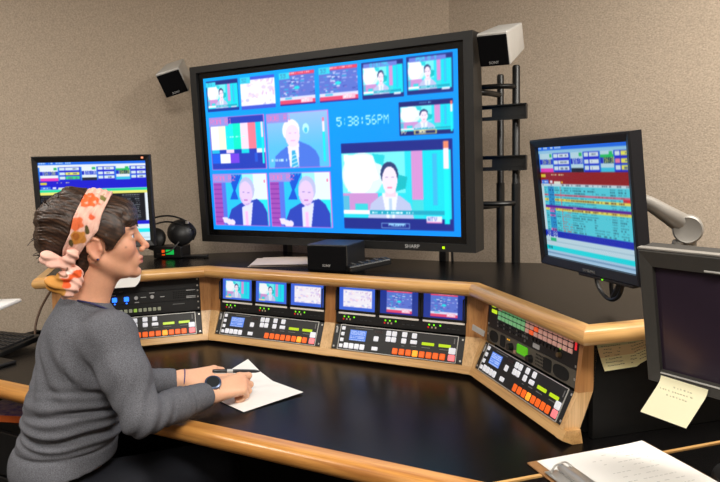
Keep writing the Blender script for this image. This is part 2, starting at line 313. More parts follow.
def rundown(dark):
    c = Canvas(220, 176, (176, 222, 242)); r = random.Random(11 if dark else 4); sky = (44, 128, 240) if dark else (40, 120, 226)
    c.rect(0, 0, 1, 0.035, (30, 110, 240)); c.rect(0, 0.035, 1, 0.062, (236, 244, 252) if dark else (150, 206, 240)); c.scrib(0.01, 0.008, 0.3, (190, 220, 255), r, 0.015)
    c.rect(0, 0.062, 1, 0.23, sky)
    for k, (u0, u1) in enumerate(((0.015, 0.38), (0.395, 0.70), (0.715, 0.995))):
        m = u0+(u1-u0)*0.45
        c.rect(u0, 0.065, m, 0.225, (236, 246, 250) if dark else (190, 226, 240)); c.rect(m-0.04, 0.07, m-0.01, 0.095, (40, 190, 110)); c.rect(u0+0.03, 0.115, m, 0.16, (30, 60, 210) if k != 2 else (30, 70, 90))
        if k == 2: c.rect(u0, 0.09, m, 0.115, (30, 200, 100))
        c.text(u0+0.04, 0.117, '16:38'[:5], 7, (240, 240, 120) if k != 1 else (240, 246, 250), 0.75)
        c.rect(u0, 0.115, u0+0.025, 0.16, (20, 40, 200)); c.rect(u0, 0.195, m, 0.225, (240, 60, 190) if k == 0 else ((20, 30, 50) if k == 1 else (60, 200, 236)))
        for i in range(3):
            v = 0.068+i*0.055; c.rect(m+0.01, v-0.004, u1, v+0.05, (24, 40, 216)); c.rect(m+0.012, v, m+0.06, v+0.035, (216, 236, 246)); 
            lc = (240, 236, 100) if (k == 2 and not dark) or (dark and k == 0 and i == 1) else ((60, 220, 130) if dark and k == 0 and i == 2 else (222, 238, 248))
            c.rect(m+0.068, v, u1-0.006, v+0.035, lc); c.scrib(m+0.09, v+0.012, u1-0.03, (90, 110, 140), r, 0.012)
            if k == 2 and i == 1 and not dark: c.rect(m+0.012, v, m+0.06, v+0.035, (240, 130, 170))
    band = (14, 20, 214) if dark else (150, 24, 30)
    c.rect(0, 0.23, 1, 0.33, band); c.rect(0.01, 0.245, 0.07, 0.27, (226, 210, 60)); c.scrib(0.14, 0.243, 0.3, (230, 220, 160), r, 0.014); c.rect(0.01, 0.295, 0.1, 0.33, (60, 120, 240)); c.scrib(0.02, 0.305, 0.09, (240, 240, 255), r, 0.014)
    c.rect(0.12, 0.3, 0.15, 0.325, (240, 240, 255)); c.rect(0.17, 0.305, 0.25, 0.33, (236, 240, 220)); c.rect(0.26, 0.305, 0.275, 0.325, (240, 200, 40))
    c.rect(0, 0.33, 1, 0.355, (206, 226, 236)); c.scrib(0.02, 0.338, 0.98, (90, 110, 130), r, 0.008, 0.4)
    if dark:
        c.rect(0, 0.335, 1, 0.365, (30, 226, 170)); c.rect(0, 0.365, 1, 0.40, (244, 240, 120)); c.rect(0, 0.40, 0.97, 0.745, (12, 16, 26)); c.rect(0.97, 0.40, 1, 0.78, (236, 244, 252))
        for i in range(13):
            v = 0.415+i*0.0255; c.scrib(0.0, v, 0.14, (110, 116, 126), r, 0.008, 0.6); c.scrib(0.36, v, 0.72, (70, 80, 90), r, 0.01, 0.5); c.scrib(0.74, v, 0.92, (140, 146, 152), r, 0.009, 0.8)
        c.rect(0.14, 0.4, 0.3, 0.745, (196, 206, 236)); c.rect(0.14, 0.5, 0.3, 0.53, (240, 100, 190))
        c.rect(0, 0.745, 1, 0.79, (16, 24, 216)); c.rect(0, 0.79, 1, 0.845, (226, 246, 252)); c.rect(0, 0.845, 1, 0.89, (20, 236, 244)); c.rect(0, 0.89, 1, 1, (214, 240, 250)); c.rect(0, 0.955, 1, 0.965, (170, 200, 220))
    else:
        rows = 19; v0, v1 = 0.355, 0.755; hh = (v1-v0)/rows
        for i in range(rows):
            v = v0+i*hh; col = (86, 214, 232)
            if i == 3: col = (216, 110, 140)
            if i == 5: col = (240, 224, 96)
            if i == 8: col = (90, 30, 160)
            if i == 9: col = (240, 226, 96)
            c.rect(0, v, 1, v+hh, col); c.rect(0.0, v, 0.03, v+hh, (200, 230, 240)); c.rect(0.08, v, 0.16, v+hh, (40, 150, 214) if i != 8 else col)
            if i in (9, 10, 12, 18): c.rect(0.08, v, 0.15, v+hh*0.9, (236, 110, 190))
            if i == 4: c.rect(0.9, v, 1, v+hh, (226, 40, 60))
            if i != 8:
                ink = (48, 116, 138) if col[2] > 150 else (120, 80, 60)
                c.scrib(0.04, v+hh*0.35, 0.07, ink, r, hh*0.35); c.scrib(0.1, v+hh*0.35, 0.15, (20, 60, 120), r, hh*0.3); c.scrib(0.17, v+hh*0.35, 0.22, ink, r, hh*0.35); c.rect(0.235, v+hh*0.2, 0.245, v+hh*0.8, (230, 80, 90))
                c.scrib(0.25, v+hh*0.35, 0.35, (200, 90, 100) if i > 9 else ink, r, hh*0.3); c.scrib(0.36, v+hh*0.35, 0.36+r.uniform(0.12, 0.3), ink, r, hh*0.4, 0.85); c.scrib(0.6, v+hh*0.35, 0.6+r.choice([0.03, 0.03, 0.16]), ink, r, hh*0.35); c.scrib(0.78, v+hh*0.35, 0.83, ink, r, hh*0.4, 0.9); c.scrib(0.86, v+hh*0.35, 0.93, ink, r, hh*0.35)
            else: c.scrib(0.35, v+hh*0.3, 0.42, (210, 180, 240), r, hh*0.4)
        c.rect(0, 0.755, 1, 0.81, (16, 44, 190)); c.text(0.02, 0.762, '20:08', 9, (226, 236, 250), 0.8); c.rect(0, 0.81, 1, 0.9, (196, 226, 240)); c.rect(0.06, 0.825, 0.13, 0.85, (40, 190, 130)); c.rect(0, 0.85, 1, 0.857, (150, 190, 210))
        c.rect(0, 0.9, 1, 0.94, (10, 226, 236)); c.rect(0, 0.94, 1, 1, (170, 208, 236)); c.rect(0, 0.962, 1, 0.97, (110, 150, 190)); c.scrib(0.02, 0.905, 0.1, (20, 120, 140), r, 0.02)
    return c
def screen(name, c, w, h, parent, M, gain=1.0):
    """Flat screen in local XZ, facing -Y, painted with the canvas."""
    nx, ny = c.w, c.h
    xs = np.linspace(-w/2, w/2, nx); zs = np.linspace(h/2, -h/2, ny)
    X, Z = np.meshgrid(xs, zs); co = np.stack([X, 0*X, Z], -1).reshape(-1, 3).astype(np.float32)
    i = np.arange(ny*nx).reshape(ny, nx); q = np.stack([i[1:, :-1], i[1:, 1:], i[:-1, 1:], i[:-1, :-1]], -1).reshape(-1, 4)
    me = quads_mesh(name, co, q)
    a = np.pad(c.a, ((1, 1), (1, 1), (0, 0)), mode='edge')
    for _k in range(1 if c.w > 90 else 0):
      a = np.pad(c.a, ((1, 1), (1, 1), (0, 0)), mode='edge')
      c.a = sum(a[1+j:a.shape[0]-1+j, 1+i:a.shape[1]-1+i]*(0.25 if i == j == 0 else (0.125 if i*j == 0 else 0.0625)) for i in (-1, 0, 1) for j in (-1, 0, 1))
    s = np.clip(c.a, 0, 1).reshape(-1, 3); l = np.where(s <= 0.04045, s/12.92, ((s+0.055)/1.055)**2.4)*gain
    at = me.attributes.new('picture', 'FLOAT_COLOR', 'POINT'); at.data.foreach_set('color', np.concatenate([l, np.ones((len(l), 1))], 1).astype(np.float32).ravel())
    return new_obj(name, me, mat('screen_picture', (0.01, 0.01, 0.012), 0.25, spec=0.35, attr_emit='picture'), parent, M)
def quads_mesh(name, co, q):
    me = bpy.data.meshes.new(name); me.vertices.add(len(co)); me.vertices.foreach_set('co', np.asarray(co, np.float32).ravel())
    me.loops.add(q.size); me.loops.foreach_set('vertex_index', q.astype(np.int32).ravel()); me.polygons.add(len(q))
    me.polygons.foreach_set('loop_start', np.arange(0, q.size, 4, dtype=np.int32)); me.polygons.foreach_set('loop_total', np.full(len(q), 4, np.int32))
    me.update(calc_edges=True); return me

# ------------------------------------------------------------------ materials
M_WALL = mat('woven_wall_fabric', rgb(184, 168, 150), 0.95, var=0.18, scale=(150, 150, 150), bump=0.5, bump_scale=170, spec=0.1, detail=8)
M_CARPET = mat('charcoal_carpet', rgb(46, 44, 44), 0.95, var=0.3, scale=(120, 120, 120), bump=0.4, bump_scale=200, spec=0.1)
M_CEIL = mat('ceiling_board', rgb(214, 208, 196), 0.9, var=0.06, scale=(40, 40, 40))
M_LAM = mat('black_laminate', rgb(11, 10, 10), 0.27, var=0.25, scale=(160, 160, 160), spec=0.22, bump=0.05, bump_scale=300)
M_MATTE = mat('matte_black_panel', rgb(13, 13, 13), 0.6, var=0.2, scale=(60, 60, 60), spec=0.25)
M_BLK = mat('black_plastic', rgb(20, 20, 21), 0.42, var=0.15, scale=(80, 80, 80), bump=0.05, bump_scale=400)
M_TVB = mat('satin_black_bezel', rgb(30, 30, 30), 0.45, var=0.1, scale=(60, 60, 60))
M_INNER = mat('gloss_black_rim', rgb(12, 12, 13), 0.25)
M_GREY = mat('dark_grey_plastic', rgb(56, 54, 51), 0.55, var=0.06, scale=(120, 120, 120), bump=0.05, bump_scale=500)
M_DIM = mat('unlit_screen_glass', rgb(44, 34, 46), 0.16, var=0.06, scale=(9, 9, 9), spec=0.6)
M_SILV = mat('silver_paint', rgb(196, 194, 190), 0.4, metal=0.3, var=0.05)
M_STEEL = mat('bright_steel', rgb(206, 204, 200), 0.32, metal=0.75)
M_ARM = mat('arm_grey_metal', rgb(150, 146, 140), 0.42, metal=0.35, var=0.05)
M_PAPER = mat('white_paper', rgb(238, 236, 232), 0.75, var=0.02, scale=(20, 20, 20), spec=0.2)
M_KEYW = mat('white_lit_key', rgb(220, 220, 226), 0.4, emit=rgb(215, 220, 232), strength=0.35)
M_ORANGE = mat('orange_lit_key', rgb(214, 92, 24), 0.4, emit=rgb(236, 96, 20), strength=0.5)
M_ORANGE2 = mat('amber_lit_key', rgb(240, 150, 40), 0.4, emit=rgb(255, 160, 40), strength=0.8)
M_RED = mat('red_lit_key', rgb(232, 130, 134), 0.4, emit=rgb(240, 120, 130), strength=0.45)
M_LIME = mat('lime_readout', rgb(20, 24, 8), 0.3, emit=rgb(196, 226, 10), strength=1.0)
M_LED = mat('green_led', rgb(30, 60, 10), 0.3, emit=rgb(120, 240, 20), strength=1.3)
M_LEDR = mat('red_led', rgb(60, 8, 8), 0.3, emit=rgb(210, 30, 30), strength=1.0)
M_LEDW = mat('dim_white_led', rgb(120, 110, 96), 0.3, emit=rgb(190, 170, 140), strength=0.5)
M_BLUEK = mat('blue_lit_key', rgb(30, 60, 220), 0.3, emit=rgb(40, 110, 255), strength=2.5)
M_GRNSCR = mat('green_readout', rgb(20, 60, 10), 0.3, emit=rgb(90, 190, 20), strength=0.8)
M_LBL = mat('white_print', rgb(180, 180, 180), 0.6)
M_DIMLBL = mat('grey_print', rgb(110, 110, 110), 0.6)
M_STRIP = mat('pale_label_strip', rgb(246, 240, 232), 0.5, var=0.05, scale=(30, 30, 30))
M_RACK = mat('rack_black_enamel', rgb(22, 22, 23), 0.5, var=0.12, scale=(90, 90, 90))
M_RACK2 = mat('rack_grey_enamel', rgb(88, 83, 74), 0.5, var=0.1, scale=(90, 90, 90))

def oak(name, light, dark, axis=0, rough=0.32):
    """Oak: grain stretched along one local axis, fine pores, satin varnish."""
    if name in MATS: return MATS[name]
    m = bpy.data.materials.new(name); m.use_nodes = True; nt = m.node_tree; N = nt.nodes; Lk = nt.links; b = N['Principled BSDF']
    b.inputs['Roughness'].default_value = rough; b.inputs['Coat Weight'].default_value = 0.25; b.inputs['Coat Roughness'].default_value = 0.2
    tc = N.new('ShaderNodeTexCoord'); oi = N.new('ShaderNodeObjectInfo'); ad = N.new('ShaderNodeVectorMath'); ad.operation = 'ADD'
    sc = N.new('ShaderNodeVectorMath'); sc.operation = 'SCALE'; sc.inputs['Scale'].default_value = 7.0
    cb = N.new('ShaderNodeCombineXYZ')
    for k in range(3): Lk.new(oi.outputs['Random'], cb.inputs[k])
    Lk.new(cb.outputs[0], sc.inputs[0]); Lk.new(tc.outputs['Object'], ad.inputs[0]); Lk.new(sc.outputs[0], ad.inputs[1])
    mp = N.new('ShaderNodeMapping'); s = [42, 42, 42]; s[axis] = 2.6; mp.inputs['Scale'].default_value = s; Lk.new(ad.outputs[0], mp.inputs['Vector'])
    nz = N.new('ShaderNodeTexNoise'); nz.inputs['Scale'].default_value = 1; nz.inputs['Detail'].default_value = 5; nz.inputs['Distortion'].default_value = 0.6; Lk.new(mp.outputs[0], nz.inputs['Vector'])
    rp = N.new('ShaderNodeValToRGB'); e = rp.color_ramp.elements; e[0].position = 0.33; e[1].position = 0.66; e[0].color = (*dark, 1); e[1].color = (*light, 1)
    Lk.new(nz.outputs['Fac'], rp.inputs['Fac'])
    mp2 = N.new('ShaderNodeMapping'); s = [260, 260, 260]; s[axis] = 9; mp2.inputs['Scale'].default_value = s; Lk.new(ad.outputs[0], mp2.inputs['Vector'])
    n2 = N.new('ShaderNodeTexNoise'); n2.inputs['Scale'].default_value = 1; n2.inputs['Detail'].default_value = 2; Lk.new(mp2.outputs[0], n2.inputs['Vector'])
    r2 = N.new('ShaderNodeValToRGB'); r2.color_ramp.elements[0].position = 0.36; r2.color_ramp.elements[1].position = 0.5; r2.color_ramp.elements[0].color = (0.72, 0.66, 0.6, 1)
    Lk.new(n2.outputs['Fac'], r2.inputs['Fac'])
    mx = N.new('ShaderNodeMix'); mx.data_type = 'RGBA'; mx.blend_type = 'MULTIPLY'; mx.inputs[0].default_value = 0.55
    Lk.new(rp.outputs[0], mx.inputs[6]); Lk.new(r2.outputs[0], mx.inputs[7]); Lk.new(mx.outputs[2], b.inputs['Base Color'])
    MATS[name] = m; return m
OAK = oak('honey_oak', rgb(216, 170, 108), rgb(190, 138, 78), 0)
OAK_EDGE = oak('amber_oak', rgb(206, 148, 78), rgb(166, 108, 50), 0)
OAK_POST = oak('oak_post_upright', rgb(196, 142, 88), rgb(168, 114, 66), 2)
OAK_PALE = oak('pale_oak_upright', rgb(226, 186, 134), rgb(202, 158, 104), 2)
OAK_SILL = oak('pale_oak_sill', rgb(216, 172, 114), rgb(192, 146, 90), 0)

# ------------------------------------------------------------------ the room
def slab(name, p, q, z0, z1, th, m, side):
    d = Vector((q[0]-p[0], q[1]-p[1], 0)); n = Vector((-d.y, d.x, 0)).normalized()*th*side
    bm = B(); prism(bm, [(p[0], p[1], z0), (q[0], q[1], z0), (q[0], q[1], z1), (p[0], p[1], z1)], n)
    return struct(part(name, bm, m))
WL0, CORNER, WR1 = (-3.0, -1.126), (0.583, 1.048), (4.3, 0.38)
slab('wall_left', WL0, CORNER, 0, CEIL, 0.1, M_WALL, 1)
slab('wall_back', CORNER, WR1, 0, CEIL, 0.1, M_WALL, 1)
slab('wall_right', WR1, (4.3, -4.8), 0, CEIL, 0.1, M_WALL, 1)
slab('wall_front', (4.3, -4.8), (-3.0, -4.8), 0, CEIL, 0.1, M_WALL, 1)
slab('wall_far_left', (-3.0, -4.8), WL0, 0, CEIL, 0.1, M_WALL, 1)
ROOM = [WL0, CORNER, WR1, (4.3, -4.8), (-3.0, -4.8)]
bm = B(); prism(bm, [(x, y, 0) for x, y in ROOM], (0, 0, -0.1)); struct(part('floor', bm, M_CARPET))
bm = B(); prism(bm, [(x, y, CEIL) for x, y in ROOM], (0, 0, 0.1)); struct(part('ceiling', bm, M_CEIL))
M_DIFF = mat('lit_diffuser', rgb(240, 236, 226), 0.5, emit=(1, 0.93, 0.82), strength=3.0)
_nm = ['ceiling light troffer over the middle of the desk', 'ceiling light troffer behind the camera', 'ceiling light troffer at the left rear of the room', 'ceiling light troffer at the right of the room']
for (x, y, w), lb in zip(LAMPS, _nm):
    t = thing('ceiling_light', lb, 'ceiling light', T(x, y, CEIL), 'ceiling light troffers')
    bm = B()
    for s in (-1, 1):
        box(bm, (0, s*0.3, -0.02), (1.26, 0.03, 0.04)); box(bm, (s*0.615, 0, -0.02), (0.03, 0.57, 0.04))
    part('frame', bm, M_SILV, t); part('diffuser', mkbox((0, 0, -0.012), (1.2, 0.57, 0.01)), M_DIFF, t)

# ------------------------------------------------------------------ the console: plan polyline of the crease where the rack faces bend
TILT_UP, TILT_LO, ZC, ZDESK, ZTOP = 0.0846, 0.4404, 0.86, 0.74, 1.04
AL, AR = radians(45), radians(-47.2)
P1, P2 = Vector((-0.048, 0)), Vector((1.064, 0))
LEN_L, LEN_R, LEN_RET = 0.575, 0.572, 0.62
PL = P1 - LEN_L*Vector((cos(AL), sin(AL))); PR = P2 + LEN_R*Vector((cos(AR), sin(AR)))
nL = Vector((-sin(AL), cos(AL))); nR = Vector((-sin(AR), cos(AR)))
POLY = [PL + LEN_RET*nL, PL, P1, P2, PR, PR + LEN_RET*nR]
DIRS = [(POLY[i+1]-POLY[i]).normalized() for i in range(5)]
NORM = [Vector((-d.y, d.x)) for d in DIRS]
def off(i, y):
    """Plan point i of the polyline pushed y away from the operator."""
    if i == 0: return POLY[0] + y*NORM[0]
    if i == 5: return POLY[5] + y*NORM[4]
    a, b = NORM[i-1], NORM[i]; return POLY[i] + y*(a+b)/(1+a.dot(b))
SEG = [Matrix.Translation((POLY[i].x, POLY[i].y, 0)) @ Rz(atan2(DIRS[i].y, DIRS[i].x)) for i in range(5)]   # x along, y away, z up
def seg_prism(i, prof, s0=None, s1=None):
    """Sweep a (y, z) profile along segment i; None ends run into the mitred corner. Returned in the segment's own frame."""
    inv = SEG[i].inverted(); bm = B(); ends = []
    for k, s in ((i, s0), (i+1, s1)):
        ring = []
        for y, z in prof:
            if s is None: p = off(k, y); v = inv @ Vector((p.x, p.y, z))
            else: v = Vector((s, y, z))
            ring.append(bm.verts.new(v))
        ends.append(ring)
    a, b = ends; n = len(prof); bm.faces.new(a); bm.faces.new(b[::-1])
    for k in range(n): bm.faces.new((a[k], b[k], b[(k+1) % n], a[(k+1) % n]))
    return bm
def lowpt(d, out=0.0): return (-d*sin(TILT_LO)-out*cos(TILT_LO), ZC-d*cos(TILT_LO)+out*sin(TILT_LO)*0)

# desk -------------------------------------------------------------
desk = thing('control_desk', 'long black laminate control desk with a rounded oak front edge', 'desk', T(0.4, -0.4, 0))
DI = T(-0.4, 0.4, 0)
FY = -0.684
C1 = Vector((1.30, FY)); C2 = Vector((2.02, FY+0.72))
top_poly = [(-1.35, FY), (C1.x, FY), (C2.x, C2.y), (2.02, 0.30), (1.2, 0.34), (0.0, 0.34), (-0.45, -0.02), (-0.80, -0.30), (-1.35, -0.62)]
bm = B(); prism(bm, [(x, y, ZDESK-0.03) for x, y in top_poly], (0, 0, 0.03)); part('desktop', bm, M_LAM, desk, DI)
prof = [(0.0, -0.045), (0.0, 0.001)]
for k in range(9):
    a = pi/2 - k*pi/8; prof.append((-0.030-0.022*cos(a) if k else -0.022, -0.022+0.023*sin(a)))
bm = B(); ring0 = [bm.verts.new((-1.0, y, z)) for y, z in prof]; ring1 = [bm.verts.new((1.30 + y*0.41, y, z)) for y, z in prof]
bm.faces.new(ring0); bm.faces.new(ring1[::-1])
for k in range(len(prof)): bm.faces.new((ring0[k], ring1[k], ring1[(k+1) % len(prof)], ring0[(k+1) % len(prof)]))
part('front_edge', bm, OAK_EDGE, desk, DI @ T(0, FY, ZDESK), smooth=True)
bm = B(); box(bm, (0.5, 0.0, 0), (1.02, 0.009, 0.032)); part('edge_strip', bm, OAK, desk, DI @ T(C1.x, C1.y, ZDESK-0.0145) @ Rz(pi/4))
part('modesty_panel', mkbox((0.25, -0.06, 0.35), (2.5, 0.02, 0.70)), M_MATTE, desk, DI)
for x in (-0.98, 1.24): part('side_panel', mkbox((x, -0.35, 0.355), (0.03, 0.50, 0.71)), M_MATTE, desk, DI)
wing = thing('side_desk', 'black laminate side desk carrying the clipboard', 'desk', T(1.9, -0.7, 0))
WI = T(-1.9, 0.7, 0)
g = 0.0066
wp = [(C1.x+g, C1.y-g), (1.36, -0.80), (2.15, -1.35), (3.0, -0.6), (2.35, 0.35), (C2.x+g, C2.y-g)]
bm = B(); prism(bm, [(x, y, ZDESK-0.03) for x, y in wp], (0, 0, 0.03)); part('desktop', bm, M_LAM, wing, WI)
for x, y in ((1.45, -0.78), (2.1, -1.2), (2.9, -0.6), (2.2, 0.15)): part('leg', mkbox((x, y, 0.354), (0.05, 0.05, 0.708), 0.004), M_MATTE, wing, WI)

# hutch -------------------------------------------------------------
hutch = thing('equipment_console', 'angled black and oak equipment console with rack bays standing on the desk', 'console', T(0.5, 0.05, ZDESK))
HI = T(-0.5, -0.05, -ZDESK)
inner = [off(i, -0.014) for i in range(6)]
back = [(1.95, 0.10), (1.62, 0.52), (1.16, 0.462), (0.80, 0.398), (0.36, 0.40), (-0.03, 0.458), (-0.24, 0.345), (-0.37, 0.238), (-0.72, 0.055)]
bm = B(); prism(bm, [(p.x, p.y, ZTOP-0.026) for p in inner] + [(x, y, ZTOP-0.026) for x, y in back], (0, 0, 0.025)); part('shelf_top', bm, M_LAM, hutch, HI)
rail = [(-0.012, ZTOP-0.042), (-0.012, ZTOP), (-0.034, ZTOP)] + [(-0.034-0.021*sin(a), ZTOP-0.021+0.021*cos(a)) for a in (radians(25), radians(50), radians(75), radians(105), radians(130), radians(155))] + [(-0.034, ZTOP-0.042)]
for i in range(5): part('rail', seg_prism(i, rail), OAK, hutch, HI @ SEG[i], smooth=True)
uy = lambda z: (z-ZC)*tan(TILT_UP)
pu = [(uy(ZC)-0.004, ZC), (uy(ZTOP)-0.004, ZTOP-0.043), (uy(ZTOP)+0.036, ZTOP-0.043), (0.036, ZC)]
l0, l1 = lowpt(0.0), lowpt(0.1185)
plw = [(l0[0]-0.004, ZC), (0.036, ZC), (l1[0]+0.045, l1[1]), (l1[0]-0.004, l1[1])]
BAY = 0.4826
SPANS = [(1, None, LEN_L-0.04-BAY-0.001), (1, LEN_L-0.039, None), (2, None, 0.0475), (2, 0.048+BAY+0.001, 0.048+BAY+0.0455), (2, 0.048+2*BAY+0.0475, None), (3, None, 0.0335), (3, 0.0345+BAY+0.001, 0.0345+BAY+0.017)]
for i, s0, s1 in SPANS:
    if i == 1 and s0 is None: s0 = 0.0
    part('upper_post', seg_prism(i, pu, s0, s1), OAK_POST, hutch, HI @ SEG[i]); part('lower_post', seg_prism(i, plw, s0, s1), OAK_PALE, hutch, HI @ SEG[i])
s_a, s_b = lowpt(0.0935), lowpt(0.114)
sill = [(s_a[0]-0.004, s_a[1]), (s_b[0]-0.005, s_b[1]), (s_b[0]-0.006, s_b[1]-0.003), (s_b[0]+0.022, ZDESK+0.0005), (s_b[0]+0.05, ZDESK+0.0005), (s_a[0]+0.035, s_a[1])]
for i in (1, 2, 3): part('sill', seg_prism(i, sill, 0.0 if i == 1 else None, 0.0345+BAY+0.030 if i == 3 else None), OAK_SILL, hutch, HI @ SEG[i])
pan = [(0.0, ZDESK+0.001), (0.0, ZTOP-0.043), (0.018, ZTOP-0.043), (0.018, ZDESK+0.001)]
PIN = LEN_R-0.0345-BAY-0.017
part('side_panel', seg_prism(4, [(y+PIN, z) for y, z in pan], 0.037, LEN_RET), M_MATTE, hutch, HI @ SEG[4]); part('side_panel', seg_prism(0, pan, 0.0, LEN_RET-0.037), M_MATTE, hutch, HI @ SEG[0])
for i in (1, 2, 3): part('back_panel', seg_prism(i, [(0.20, ZDESK+0.001), (0.20, ZTOP-0.03), (0.21, ZTOP-0.03), (0.21, ZDESK+0.001)]), M_MATTE, hutch, HI @ SEG[i])

# ------------------------------------------------------------------ rack units
def bay_frame(seg, s, upper, d=0.0):
    """Frame of a rack face: x along, y up the face, z out towards the operator; d = height of the unit's foot above (upper) / its head below (lower) the crease."""
    t = TILT_UP if upper else TILT_LO
    up = Vector((0, sin(t), cos(t))); out = Vector((0, -cos(t), sin(t))); o = Vector((s, 0, ZC)) + up*d
    M = Matrix(((1, up.x, out.x, o.x), (0, up.y, out.y, o.y), (0, up.z, out.z, o.z), (0, 0, 0, 1)))
    return SEG[seg] @ M
BAYS = {'left': (1, LEN_L-0.04-BAY), 'mid': (2, 0.048), 'near': (2, 0.048+BAY+0.0465), 'right': (3, 0.0345)}
U1 = 0.04445
_cache = {}
def keymesh(w, h, d, m):
    k = (round(w, 4), round(h, 4), round(d, 4), m.name)
    if k not in _cache:
        _cache[k] = finish(mkbox((0, 0, d/2), (w, h, d), min(w, h)*0.12, seg=1), 'key'); _cache[k].materials.append(m)
    return _cache[k]
def key(name, x, y, w, h, d, m, parent, z=0.0):
    return new_obj(name, keymesh(w, h, d, m), None, parent, T(x, y, z))
def plate(bm, w, h, depth=0.10):
    box(bm, (w/2, h/2, -0.0015), (w, h-0.0008, 0.003), 0.0006, seg=1); box(bm, (w/2, h/2, -depth/2-0.003), (0.43, h-0.004, depth))
def screws(parent, h, n=2):
    for x in (0.008, 0.4746):
        for y in ((0.01, h-0.01) if n == 2 else (h/2,)):
            key('screw', x, y, 0.006, 0.006, 0.001, M_STEEL, parent)
def control_panel(where, label):
    seg, s = BAYS[where]; h = 2*U1
    t = thing('switcher_control_panel', label, 'control panel', bay_frame(seg, s, False, -0.003-h), 'switcher control panels')
    bm = B(); plate(bm, BAY, h); part('chassis', bm, M_RACK, t)
    bm = B(); X = lambda u: u*BAY; Y = lambda v: (1-v)*h
    for a in ((0.5, 0.012, 0.905, 0.022), (0.5, 0.985, 0.905, 0.022)): box(bm, (X(a[0]), Y(a[1]), 0.0012), (X(a[2]), a[3]*h, 0.0024))
    for u in (0.05, 0.952): box(bm, (X(u), h/2, 0.0012), (0.0022, h*0.97, 0.0024))
    part('face_border', bm, M_SILV, t)
    for v in (0.146, 0.373, 0.607, 0.842): key('key', X(0.075), Y(v), 0.0135, 0.0125, 0.004, M_KEYW, t)
    for u in (0.117, 0.160, 0.204, 0.248): key('key', X(u), Y(0.818), 0.0185, 0.019, 0.004, M_KEYW, t)
    c = Canvas(28, 16, (96, 140, 236)); r = random.Random(2)
    for i in range(6): c.scrib(0.06, 0.1+i*0.15, 0.9, (190, 210, 255), r, 0.06, 0.6)
    screen('display', c, 0.064, 0.037, t, T(X(0.199), Y(0.385), 0.0016) @ Rx(-pi/2), 1.0)
    for u, v in ((0.348, 0.433), (0.440, 0.17), (0.484, 0.17), (0.442, 0.393), (0.484, 0.393), (0.562, 0.155), (0.562, 0.395), (0.636, 0.16)): key('key', X(u), Y(v), 0.0185, 0.0175, 0.004, M_KEYW, t)
    key('key', X(0.637), Y(0.398), 0.024, 0.013, 0.004, M_KEYW, t); key('key', X(0.349), Y(0.815), 0.023, 0.013, 0.004, M_KEYW, t)
    key('readout', X(0.36), Y(0.16), 0.03, 0.008, 0.0012, mat('dark_red_readout', rgb(40, 20, 16), 0.3), t)
    for u0, u1 in ((0.697, 0.787), (0.82, 0.906)): key('readout', X((u0+u1)/2), Y(0.408), (u1-u0)*BAY, 0.0095, 0.0014, M_LIME, t)
    for k, u in enumerate((0.507, 0.558, 0.608, 0.658, 0.709, 0.759, 0.808, 0.857)):
        key('key', X(u), Y(0.816), 0.0195, 0.0205, 0.004, M_ORANGE2 if k == {'mid': 6, 'near': 3, 'right': 3, 'left': 4}[where] else M_ORANGE, t)
    key('key', X(0.921), Y(0.566), 0.0235, 0.0205, 0.004, M_KEYW, t); key('key', X(0.921), Y(0.816), 0.0235, 0.0205, 0.004, M_RED, t)
    bm = B()
    for u, v, w in ((0.24, 0.09, 0.07), (0.73, 0.55, 0.03), (0.86, 0.55, 0.03), (0.56, 0.58, 0.01), (0.64, 0.55, 0.02)): box(bm, (X(u), Y(v), 0.0003), (w, 0.0022, 0.0005))
    part('legend', bm, M_DIMLBL, t)['kind'] = 'stuff'; key('bay_tag', X(0.021), Y(0.24), 0.007, 0.02, 0.001, M_LBL, t); key('bay_tag', X(0.928), Y(0.2), 0.004, 0.018, 0.001, M_DIMLBL, t); screws(t, h)
    return t
control_panel('left', 'switcher panel in the leftmost bay nearest the seated woman')
control_panel('mid', 'switcher panel under the three screens showing the newsreader')
control_panel('near', 'switcher panel under the three screens with red weather maps')
control_panel('right', 'switcher panel in the angled right bay under the grey audio unit')

